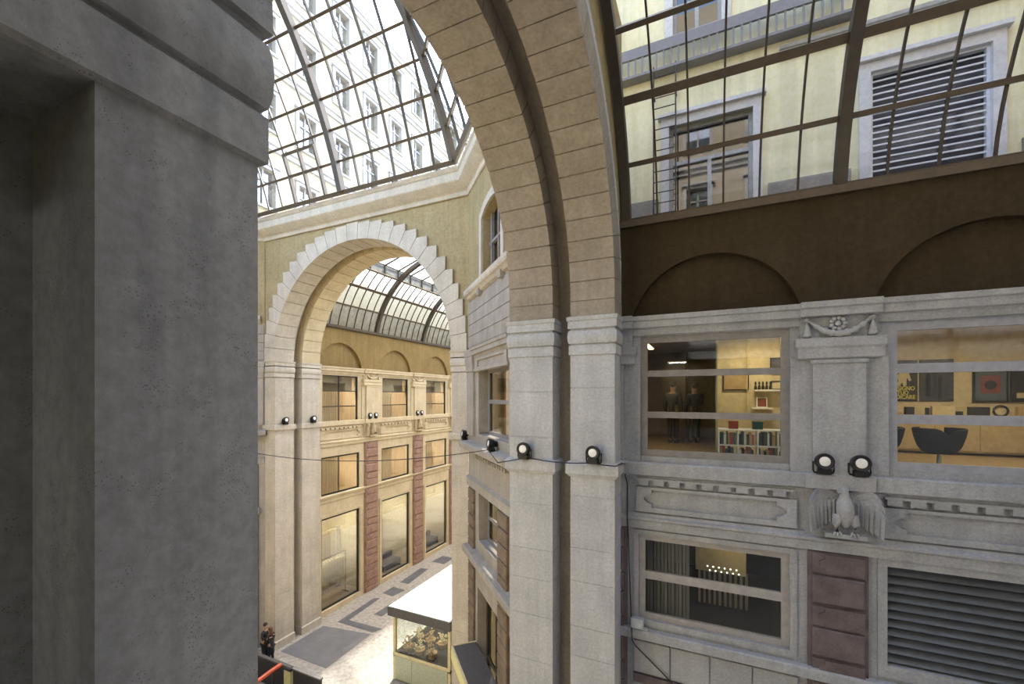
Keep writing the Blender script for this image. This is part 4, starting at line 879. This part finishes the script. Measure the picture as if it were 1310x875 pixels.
# room behind the low dark window
room(RW, -1.9, 2.0, -5.0, -2.8, -4.2, -.3, 'dark_interior', 'dark_interior', 'the room behind the low dark window')
mb = MB()
for k in range(13): mb.box(RW, -1.32 + k * .075, -1.26 + k * .075, -.55 - .04 * (k % 2), -.5 - .04 * (k % 2), -4.9, -2.85)
tag(mb.build('curtain', 'curtain_grey'), 'grey pleated curtain at the left of the low dark window', 'curtain')
tag(MB().chunk(RW, -.26, .80, -1.6, -1.5, -4.1, -2.9, .01).build('ochre_board', 'room_wall'), 'ochre board hanging behind the low dark window', 'board')
mb = MB()
for k in range(10): mb.box(RW, -.2 + k * .11, -.15 + k * .11, -1.7, -1.6, -4.9, -4.1)
tag(mb.build('slatted_screen', 'wood_panel'), 'low slatted wooden screen behind the low dark window', 'screen')
for r_ in range(2):
    for k in range(6):
        tag(MB().lathe(RW(.0 + k * .12 + .05 * r_, -1.5, -3.98 - r_ * .09), (0, 1, 0), [(.018, 0), (.022, .015), (.014, .03), (.001, .034)], 10).build('festoon_bulb', 'lamp_white', None, smooth=True), 'small glowing bulb, %s of the %s row behind the low dark window' % (on[k], 'upper' if r_ == 0 else 'lower'), 'lamp', 'glowing bulbs behind the low dark window')
lamp(RW, .5, -1.1, -2.86, .5, .1, 2.5, (1, .7, .35), 'dim ceiling lamp behind the low dark window')
# ------------------------------------------------------------------ floodlights
def floodlight(loc, rz, label):
    o = thing('floodlight', (0, 0, 0), label, 'floodlight', 'floodlights along the sill cornice')
    MB().add([(x, y, z) for z in (0, .018) for y in (-.09, .07) for x in (-.11, .11)], [(0, 1, 3, 2), (4, 6, 7, 5), (0, 4, 5, 1), (2, 3, 7, 6), (0, 2, 6, 4), (1, 5, 7, 3)]).build('base_plate', 'black_metal', o)
    ax = Vector((0, -math.cos(rad(7)), math.sin(rad(7)))); c = Vector((0, 0, .22))
    mb = MB()
    for s in (-1, 1): mb.tube([Vector((s * .05, 0, .012)), Vector((s * .14, 0, .02)), Vector((s * .155, 0, .06)), Vector((s * .155, 0, .22))], .016, 6)
    mb.build('bracket', 'black_metal', o)
    MB().box(Fr((0, 0), (1, 0), (0, 1)), -.10, .10, -.13, .06, .015 - H, .10 - H).build('driver_box', 'black_metal', o)
    mb = MB(); mb.lathe(c - ax * .15, ax, [(.05, 0), (.09, .01), (.10, .05), (.085, .055), (.085, .065), (.11, .07), (.11, .09), (.09, .095), (.09, .105), (.125, .115), (.14, .16), (.145, .25), (.14, .262), (.1, .262)], 24); mb.build('housing', 'black_metal', o, smooth=True, ang=35)
    MB().lathe(c + ax * .112, ax, [(.086, 0), (.084, .012), (.05, .02), (.001, .022)], 24).build('lens', 'lens_white', o, smooth=True)
    mb = MB(); mb.lathe(c + ax * .10, ax, [(.088, .0), (.142, 0), (.145, .02), (.13, .036), (.088, .026), (.088, .0)], 24, cap=False); mb.build('bezel', 'black_metal', o, smooth=True, ang=30)
    o.location = loc; o.rotation_euler = (0, 0, rz); return o
fl0 = floodlight(RW(1.90, .15, -1.395), 0, 'left floodlight of the pair above the stone eagle')
def fl(F, u, n, z, rz, label): copy_tree(fl0, None, F(u, n, z), rad(rz), label, fl0['group'])
fl(RW, 2.42, .15, -1.395, 0, 'right floodlight of the pair above the stone eagle')
YP = NA
copy_tree(fl0, None, Vector((-2.12, 8.60, -1.382 + H)), 0, 'floodlight on the nearer pier of the near arch', fl0['group'])
copy_tree(fl0, None, Vector((-3.66, 8.60, -1.382 + H)), 0, 'floodlight on the farther pier of the near arch', fl0['group'])
fl(DR, -.0, .14, -1.62, -45, 'floodlight on the diagonal sill close to the far arch')
fl(DR, 3.45, .18, -1.62, -45, 'floodlight on the diagonal sill close to the near arch')
fl(FW, -4.93, -.48, -1.382, 90, 'floodlight on the front pier at the left of the far arch')
fl(FW, -4.93, -2.1, -1.382, 90, 'floodlight on the rear pier at the left of the far arch')
for i in range(3):
    for s, w in ((-.25, 'left'), (.25, 'right')): fl(GL, GP[i] + s, .12, -1.395, 90, '%s floodlight of the pair on the %s pilaster of the far gallery' % (w, on[i]))
# ------------------------------------------------------------------ cables and the small box
def sagline(A, B, sag, n=28): return [A.lerp(B, i / n) - Vector((0, 0, sag * 4 * (i / n) * (1 - i / n))) for i in range(n + 1)]
A, B = Vector((-21.9, 11.1, -1.6 + H)), DR(3.45, .3, -1.58)
tag(MB().tube(sagline(A, B, .75), .014, 6).build('hanging_cable', 'cable_black', base=A), 'thin black cable sagging across the whole crossing', 'cable')
pts = [DR(3.45, .3, -1.58), Vector((-4.3, 8.55, -1.50 + H)), Vector((-3.66, 8.56, -1.36 + H))]
pts += sagline(Vector((-3.60, 8.54, -1.33 + H)), Vector((-2.16, 8.54, -1.36 + H)), .05, 10) + [Vector((-1.95, 8.5, -1.38 + H)), Vector((-1.66, 8.52, -1.39 + H)), Vector((-1.62, 9.0, -1.40 + H)), Vector((-1.60, 9.26, -1.44 + H)), Vector((-1.60, 9.27, -1.7 + H)), Vector((-1.575, 9.38, -1.9 + H)), Vector((-1.57, 9.33, -2.6 + H)), Vector((-1.56, 9.38, -3.0 + H)), Vector((-1.50, 9.37, -4.6 + H)), Vector((-1.47, 9.28, -4.98 + H)), Vector((-1.46, 9.28, -5.2 + H)), Vector((-1.40, 9.36, -5.35 + H)), Vector((-.9, 9.36, -5.75 + H)), Vector((-.35, 9.35, -6.2 + H)), Vector((-.2, 9.35, -6.6 + H))]
tag(MB().tube(pts, .013, 6).build('wall_cable', 'cable_black', base=pts[0]), 'black cable linking the pier floodlights and dropping down the wall corner', 'cable')
jb = thing('junction_box', RW(-1.36, .1, -4.96), 'small pale junction box on the low sill in the corner', 'box')
MB().chunk(RW, -1.48, -1.24, .03, .15, -4.93, -4.74, .012).build('body', 'galvanised', jb); MB().chunk(RW, -1.49, -1.23, .14, .17, -4.94, -4.73, .01).build('lid', 'galvanised', jb)
MB().box(RW, -1.5, -1.16, .03, .12, -4.965, -4.93).build('bracket', 'galvanised', jb)
# ------------------------------------------------------------------ kiosk under the far arch
ko = thing('kiosk', (-10.9, 16.6, G0 + H), 'glazed kiosk with slate edged white flat roof under the far arch', 'kiosk')
KX0, KX1, KY0, KY1 = -12.45, -9.3, 14.25, 19.2
mb = MB(); mb.box(W0, KX0, KX1, KY0, KY1, -9.38, -9.0); mb.build('roof_edge', 'slate_roof', ko); MB().box(W0, KX0 + .05, KX1 - .05, KY0 + .03, KY1 - .05, -9.0, -8.975).build('roof_sheet', 'white_roof', ko)
x0, x1, y0, y1 = KX0 + .12, KX1 - .12, KY0 + .22, KY1 - .2
MB().box(W0, x0, x1, y0 - .04, y0 + .02, -9.5, -9.38).build('front_rail', 'cream_frame', ko); MB().box(W0, x0, x1, y0 - .04, y0 + .02, -11.12, -11.02).build('front_rail', 'cream_frame', ko)
for x in (x0, x1 - .12): MB().box(W0, x, x + .12, y0, y0 + .12, G0, -9.38).build('post', 'cream_frame', ko)
for x in (x0, x1 - .12): MB().box(W0, x, x + .12, y1 - .12, y1, G0, -9.38).build('post', 'cream_frame', ko)
MB().box(W0, x0 + .12, x1 - .12, y0 + .03, y0 + .045, -11.02, -9.5).build('glazing', 'clear_glass', ko); MB().box(W0, x0 + .02, x0 + .035, y0 + .12, y1 - .12, -11.02, -9.4).build('glazing', 'clear_glass', ko); MB().box(W0, x1 - .04, x1 - .025, y0 + .12, y1 - .12, -11.02, -9.4).build('glazing', 'clear_glass', ko)
for a, b in ((x0 + .13, -11.35), (-11.34, x1 - .13)): MB().chunk(Fr((0, y0), (1, 0), (0, -1)), a, b, -.05, .02, G0 + .05, -11.14, .01).build('counter_panel', 'celadon_panel', ko)
MB().box(W0, x0 + .01, x0 + .05, y0 + .12, y1 - .12, G0, -11.05).box(W0, x1 - .05, x1 - .01, y0 + .12, y1 - .12, G0, -11.05).build('side_panel', 'celadon_panel', ko)
MB().box(W0, x0, x1, y1 - .08, y1 - .02, G0, -9.38).build('back_panel', 'wood_panel', ko); MB().box(W0, x0, x1, y0, y1, -11.2, -11.1).build('counter', 'book_black', ko)
for k in range(6):
    x = x0 + .45 + (k % 3) * .62; y = y0 + .45 + (k // 3) * .8
    b_ = thing('wicker_basket', (x, y, -11.1 + H), 'basket of dried flowers on the kiosk counter, %s row, %s from the left' % ('front' if k < 3 else 'back', on[k % 3]), 'basket', 'baskets in the kiosk')
    MB().lathe((x, y, -11.1 + H), (0, 0, 1), [(.16, 0), (.22, .2), (.235, .22), (.2, .21)], 16).build('bowl', 'book_tan', b_, smooth=True)
    f = MB()
    for q in range(40):
        a = random.uniform(0, 2 * PI); r = random.uniform(0, .26); h = random.uniform(.24, .62); f.ball((x + r * math.cos(a), y + r * math.sin(a), -11.1 + H + h), .035, .035, .04, 6)
    tag(f.build('flower_heads', 'garment_cream' if k % 2 else 'book_tan', b_, smooth=True), None, kind='stuff')
lamp(W0, -10.9, 15.6, -9.45, 1.2, .3, 25, (1, .85, .6), 'ceiling lamp inside the kiosk')
# ------------------------------------------------------------------ parapet, stair rail
pa = thing('parapet', (-16.2, 12.0, G0 + H), 'dark parapet of the stairwell on the gallery floor', 'parapet')
MB().box(W0, -18.9, -15.55, 11.95, 12.03, G0, -11.15).build('panel', 'black_metal', pa); MB().box(W0, -15.35, -13.8, 11.95, 12.03, G0, -11.15).build('panel', 'black_metal', pa)
MB().box(W0, -18.92, -15.5, 11.92, 12.06, -11.15, -11.09).build('cap_rail', 'slate_roof', pa); MB().box(W0, -15.4, -13.78, 11.92, 12.06, -11.15, -11.09).build('cap_rail', 'slate_roof', pa)
MB().box(W0, -15.78, -15.40, 11.86, 12.04, G0, -11.2).build('post', 'post_olive', pa); MB().box(W0, -15.8, -15.38, 11.84, 12.06, -11.2, -11.1).build('post_cap', 'black_metal', pa)
hr = thing('handrail', (-15.9, 10.6, G0 + H), 'orange tubular handrail of the stair', 'handrail')
MB().tube([(-15.95, 11.85, -11.05 + H), (-15.95, 11.6, -11.05 + H), (-15.9, 8.0, -11.35 + H)], .085, 12).build('tube', 'orange_paint', hr, smooth=True)
for y in (11.5, 10.0, 8.5): MB().tube([(-15.93, y, G0 + H), (-15.93, y, -11.1 + H)], .03, 8).build('post', 'black_metal', hr)
# ------------------------------------------------------------------ garments in the first shop
ra = thing('clothes_rail', GL(1.4, -1.0, -12.0), 'black clothes rail in the first shop window', 'clothes rail')
MB().tube([GL(1.1, -1.0, -9.5), GL(3.15, -1.0, -9.5)], .02, 8).build('bar', 'black_metal', ra)
for u in (1.1, 3.15): MB().tube([GL(u, -1.0, -12.0), GL(u, -1.0, -9.5)], .02, 8).build('post', 'black_metal', ra); MB().box(GL, u - .03, u + .03, -1.25, -.75, -12, -11.97).build('foot', 'black_metal', ra)
for k in range(9):
    u = 1.25 + k * .2; g = thing('hanging_garment', GL(u, -1.0, -10.8), 'cream garment hanging on the shop rail, %s from the left' % on[k], 'garment', 'cream garments on the shop rail')
    L_ = 1.1 + .25 * (k % 3); rr = []
    for z, w, d in ((-9.62, .05, .03), (-9.68, .2, .05), (-9.8, .23, .06), (-10.1, .2, .055), (-9.6 - L_, .27, .07)): rr.append([GL(u + d * math.cos(a) * (1 + .3 * math.sin(a * 5)), -1.0 + w * math.sin(a), z) for a in [2 * PI * j / 16 for j in range(16)]])
    MB().loft(rr).build('cloth', 'garment_cream', g, smooth=True); MB().tube([GL(u, -1, -9.62), GL(u, -1, -9.5), GL(u, -.97, -9.47)], .008, 5).build('hanger', 'black_metal', g)
tag(MB().box(GL, .2, 3.2, -2.4, -1.8, -12, -11.1).box(GL, .15, 3.25, -2.45, -1.75, -11.1, -11.05).build('shop_counter', 'wood_panel'), 'wooden counter at the back of the first shop', 'counter')
def panel_thing(u0, u1, n, z0, z1, mat, lb):
    o = thing('display_panel', GL((u0 + u1) / 2, n, z0), lb, 'panel', 'display panels in the gallery shops'); MB().chunk(GL, u0, u1, n - .05, n, z0, z1, .01).build('board', mat, o); MB().box(GL, u0, u1, n - .2, n + .15, z0, z0 + .03).build('foot', 'black_metal', o)
panel_thing(1.9, 3.2, -2.3, -11.05, -8.6, 'wood_panel', 'wooden display panel behind the clothes rail of the first shop')
panel_thing(3.35, 3.65, -2.0, -12, -8.2, 'white_paint', 'tall narrow white panel in the first shop')
panel_thing(6.2, 6.6, -2.2, -12, -8.2, 'white_paint', 'tall narrow white panel in the second shop')
panel_thing(7.2, 8.5, -2.8, -12, -9.2, 'wood_panel', 'low wooden panel at the back of the second shop')
panel_thing(11.0, 11.6, -2.2, -12, -8.0, 'cabinet_oak', 'oak panel in the third shop')
for q, (u, n, lb) in enumerate(((7.0, -1.0, 'second'), (11.9, -1.2, 'third'))):
    sf = thing('sofa', GL(u, n, -12), 'dark low sofa by the window of the %s shop' % lb, 'sofa', 'sofas in the gallery shops')
    MB().chunk(GL, u - .9, u + .9, n - .45, n + .4, -11.9, -11.5, .05).build('seat', 'shirt_slate', sf); MB().chunk(GL, u - .9, u + .9, n - .62, n - .4, -11.9, -11.1, .04).build('backrest', 'shirt_slate', sf)
    for s in (-.85, .75): MB().box(GL, u + s, u + s + .1, n - .5, n + .4, -12, -11.88).build('leg', 'black_metal', sf)
tag(MB().box(GL, 4.9, 5.9, -2.0, -1.2, -12, -11.2).box(GL, 4.85, 5.95, -2.05, -1.15, -11.2, -11.14).build('shop_table', 'white_paint'), 'white display table in the second shop', 'table')

# ------------------------------------------------------------------ people
def skin_obj(name, verts, edges, radii, mat, parent, root=0, sub=2):
    me = bpy.data.meshes.new(name); me.from_pydata([Vector(v) for v in verts], edges, []); o = bpy.data.objects.new(name, me); COL.objects.link(o)
    me.materials.append(MATS[mat]); m = o.modifiers.new('Skin', 'SKIN'); m.use_smooth_shade = True
    for i, r in enumerate(radii):
        sv = me.skin_vertices[0].data[i]; sv.radius = (r if isinstance(r, tuple) else (r, r)); sv.use_root = (i == root)
    s = o.modifiers.new('Subsurf', 'SUBSURF'); s.levels = sub; s.render_levels = sub; o.parent = parent; return o
def person(loc, rz, label, coat, trou, hair, hh, arms, long_coat=False, legs=.09, lean=.0, shoe='book_black'):
    """standing figure facing +x locally; arms = [(elbow, hand) right, left] as local points"""
    o = thing('person', loc, label, 'person', rz=rz); k = hh / 1.75
    V = lambda x, y, z: (x * k, y * k, z * k)
    pv, pe, pr = [], [], []
    def add(p, r, par=None):
        pv.append(V(*p)); pr.append((r[0] * k, r[1] * k) if isinstance(r, tuple) else r * k)
        if par is not None: pe.append((par, len(pv) - 1))
        return len(pv) - 1
    pel = add((0, 0, .95), (.145, .11)); wai = add((.0 + lean * .3, 0, 1.12), (.13, .1), pel); che = add((lean * .7, 0, 1.32), (.155, .11), wai); nk = add((lean, 0, 1.47), .058, che); hd0 = add((lean + .015, 0, 1.56), (.068, .075), nk); hd = add((lean + .02, 0, 1.66), (.078, .092), hd0); add((lean + .01, 0, 1.73), (.05, .06), hd)
    for s, (el, ha) in zip((-1, 1), arms):
        sh = add((lean * .9, s * .17, 1.40), .06, che); e = add(el, .043, sh); h = add(ha, .03, e)
        d = (Vector(ha) - Vector(el)).normalized(); sd = d.cross(Vector((0, 0, 1)));
        if sd.length < .1: sd = Vector((1, 0, 0))
        sd.normalize(); hp = add(Vector(ha) + d * .06, (.036, .018), h)
        for q, ln in ((-1.5, .07), (-.5, .085), (.5, .08), (1.5, .06)): add(Vector(ha) + d * (.07 + ln) + sd * .014 * q, .008, hp)
        add(Vector(ha) + d * .05 + sd * .05, .009, h)
    for s in (-1, 1):
        hip = add((0, s * .09, .88), .085, pel); kn = add((.02, s * (legs + .005), .49), .058, hip); an = add((-.01, s * legs, .09), .038, kn); add((.14, s * (legs + .01), .035), (.04, .03), an)
    skin_obj('body', pv, pe, pr, 'skin', o)
    tv, te, tr = [], [], []
    def addt(p, r, par=None):
        tv.append(V(*p)); tr.append((r[0] * k, r[1] * k) if isinstance(r, tuple) else r * k)
        if par is not None: te.append((par, len(tv) - 1))
        return len(tv) - 1
    a = addt((0, 0, .93), (.165, .125)); b = addt((lean * .3, 0, 1.12), (.16, .12), a); c = addt((lean * .7, 0, 1.32), (.18, .13), b); addt((lean, 0, 1.46), .075, c)
    for s, (el, ha) in zip((-1, 1), arms):
        sh = addt((lean * .9, s * .18, 1.405), .075, c); e = addt(el, .06, sh); addt(Vector(el).lerp(Vector(ha), .93), .046, e)
    if long_coat: q = addt((0, 0, .7), (.175, .13), a); addt((-.01, 0, .42), (.2, .15), q)
    else: addt((0, 0, .84), (.17, .13), a)
    skin_obj('coat', tv, te, tr, coat, o)
    lv, le, lr = [V(0, 0, .92)], [], [(.14 * k, .11 * k)]
    for s in (-1, 1):
        i = len(lv); lv += [V(0, s * .09, .84), V(.022, s * (legs + .005), .49), V(-.01, s * legs, .11)]; lr += [.1 * k, .074 * k, .06 * k]; le += [(0, i), (i, i + 1), (i + 1, i + 2)]
    skin_obj('trousers', lv, le, lr, trou, o)
    lc = Vector(loc)
    for s in (-1, 1):
        mb = MB(); c0 = Vector((.06 * k, s * (legs + .005) * k, 0)); mb.loft([[c0 + Vector((.145 * k * x * math.cos(t), .052 * k * x * math.sin(t), z * k)) for t in [2 * PI * j / 14 for j in range(14)]] for x, z in ((.96, 0), (1, .03), (.95, .06), (.6, .1))])
        ob = mb.build('shoe', shoe, None, smooth=True, base=(0, 0, 0)); ob.parent = o
    mb = MB(); hc = Vector(((lean + .0) * k, 0, 1.695 * k)); mb.ball(hc + Vector((-.02, 0, .015)) * k, .102 * k, .096 * k, .09 * k, 14)
    if hair[1]: mb.loft([[hc + Vector((-.04 * k + r * math.cos(t) * .7, r * math.sin(t), z * k)) for t in [2 * PI * j / 12 for j in range(12)]] for r, z in ((.085 * k, .03), (.098 * k, -.1), (.1 * k, -.24), (.04 * k, -.3))])
    ob = mb.build('hair', hair[0], None, smooth=True, base=(0, 0, 0)); ob.parent = o
    mb = MB(); fx = (lean + .02 + .088) * k
    mb.loft([[Vector((fx + dx * k, y * k, z * k)) for dx, y, z in r] for r in (((-.012, -.008, 1.665), (-.012, .008, 1.665), (0, 0, 1.665)), ((-.012, -.016, 1.618), (-.012, .016, 1.618), (.022, 0, 1.622)), ((-.02, -.008, 1.608), (-.02, .008, 1.608), (0, 0, 1.607)))]); 
    for s in (-1, 1): mb.ball(((lean + .015) * k, s * .085 * k, 1.645 * k), .02 * k, .01 * k, .032 * k, 8)
    ob = mb.build('face', 'skin', None, smooth=True, base=(0, 0, 0)); ob.parent = o
    mb = MB()
    for s in (-1, 1): mb.ball((fx - .012 * k, s * .033 * k, 1.665 * k), .007 * k, .013 * k, .007 * k, 8)
    mb.box(Fr((0, 0), (0, 1), (1, 0)), -.024 * k, .024 * k, fx - .014 * k, fx - .002 * k, 1.585 * k - H, 1.591 * k - H)
    ob = mb.build('eyes_and_mouth', 'hair_dark', None, base=(0, 0, 0)); ob.parent = o
    return o
down = [((-.03, -.24, 1.13), (.04, -.25, .88)), ((-.03, .24, 1.13), (.04, .25, .88))]
hug = [((.12, -.26, 1.18), (.36, -.12, 1.22)), ((.12, .26, 1.20), (.36, .12, 1.26))]
person((-18.47, 12.92, G0 + H), rad(8), 'man in a black jacket embracing a woman beside the far pier', 'coat_black', 'trousers_dark', ('hair_dark', False), 1.76, hug, lean=.05, shoe='shoe_white')
person((-18.10, 12.96, G0 + H), rad(186), 'woman with brown hair in a long black coat held by a man', 'coat_black', 'trousers_dark', ('hair_brown', True), 1.62, [((.08, -.24, 1.15), (.26, -.16, 1.02)), ((.08, .24, 1.15), (.26, .16, 1.02))], long_coat=True, lean=.04)
person((-.93, 13.4, FL + H), rad(70), 'person in a slate shirt standing with hands down at the left in the first office', 'shirt_slate', 'trousers_dark', ('hair_dark', False), 1.78, down)
person((-.35, 13.75, FL + H), rad(110), 'person in a dark navy jacket near the partition in the first office', 'navy_fabric', 'trousers_dark', ('hair_dark', False), 1.74, [((.10, -.24, 1.15), (.3, -.1, 1.1)), ((.0, .24, 1.13), (.05, .25, .88))])

# ------------------------------------------------------------------ camera, daylight
cam = bpy.data.cameras.new('Camera'); co_ = bpy.data.objects.new('Camera', cam); COL.objects.link(co_)
cam.sensor_width = 36; cam.lens = 36 * 542 / 1310; cam.shift_y = 69.5 / 1310; cam.clip_start = .03; cam.clip_end = 400
co_.location = (0, 0, H); co_.rotation_euler = (rad(90), 0, rad(24.77)); sc.camera = co_
sun = bpy.data.lights.new('Sun', 'SUN'); sun.energy = SUN; sun.angle = rad(2.2); sun.color = (1, .98, .95)
so = bpy.data.objects.new('Sun', sun); COL.objects.link(so); so.rotation_euler = Vector(SUND).to_track_quat('-Z', 'Y').to_euler(); so.location = (-20, 40, 60)
w = bpy.data.worlds.new('World'); sc.world = w; w.use_nodes = True; nt = w.node_tree; nt.nodes.clear()
ow = nt.nodes.new('ShaderNodeOutputWorld'); bg = nt.nodes.new('ShaderNodeBackground'); sk = nt.nodes.new('ShaderNodeTexSky')
sk.sky_type = 'NISHITA'; sk.sun_disc = False; sk.sun_elevation = rad(52); sk.sun_rotation = rad(20); sk.air_density = 1.0; sk.dust_density = 2.5; sk.ozone_density = 1.0
mxw = nt.nodes.new('ShaderNodeMix'); mxw.data_type = 'RGBA'; mxw.inputs[0].default_value = .55; mxw.inputs[7].default_value = (.30, .325, .36, 1)
nt.links.new(sk.outputs[0], mxw.inputs[6]); nt.links.new(mxw.outputs[2], bg.inputs['Color']); bg.inputs['Strength'].default_value = SKY; nt.links.new(bg.outputs[0], ow.inputs[0])
vs = sc.view_settings; vs.view_transform = 'Standard'; vs.look = 'None'; vs.gamma = 1; vs.use_curve_mapping = False; vs.exposure = EXPO
sc.cycles.max_bounces = 10; sc.cycles.diffuse_bounces = 5; sc.cycles.glossy_bounces = 3; sc.cycles.transmission_bounces = 4; sc.cycles.transparent_max_bounces = 24
sc.cycles.caustics_reflective = False; sc.cycles.caustics_refractive = False; sc.cycles.sample_clamp_indirect = 8.0
sc.cycles.use_denoising = True
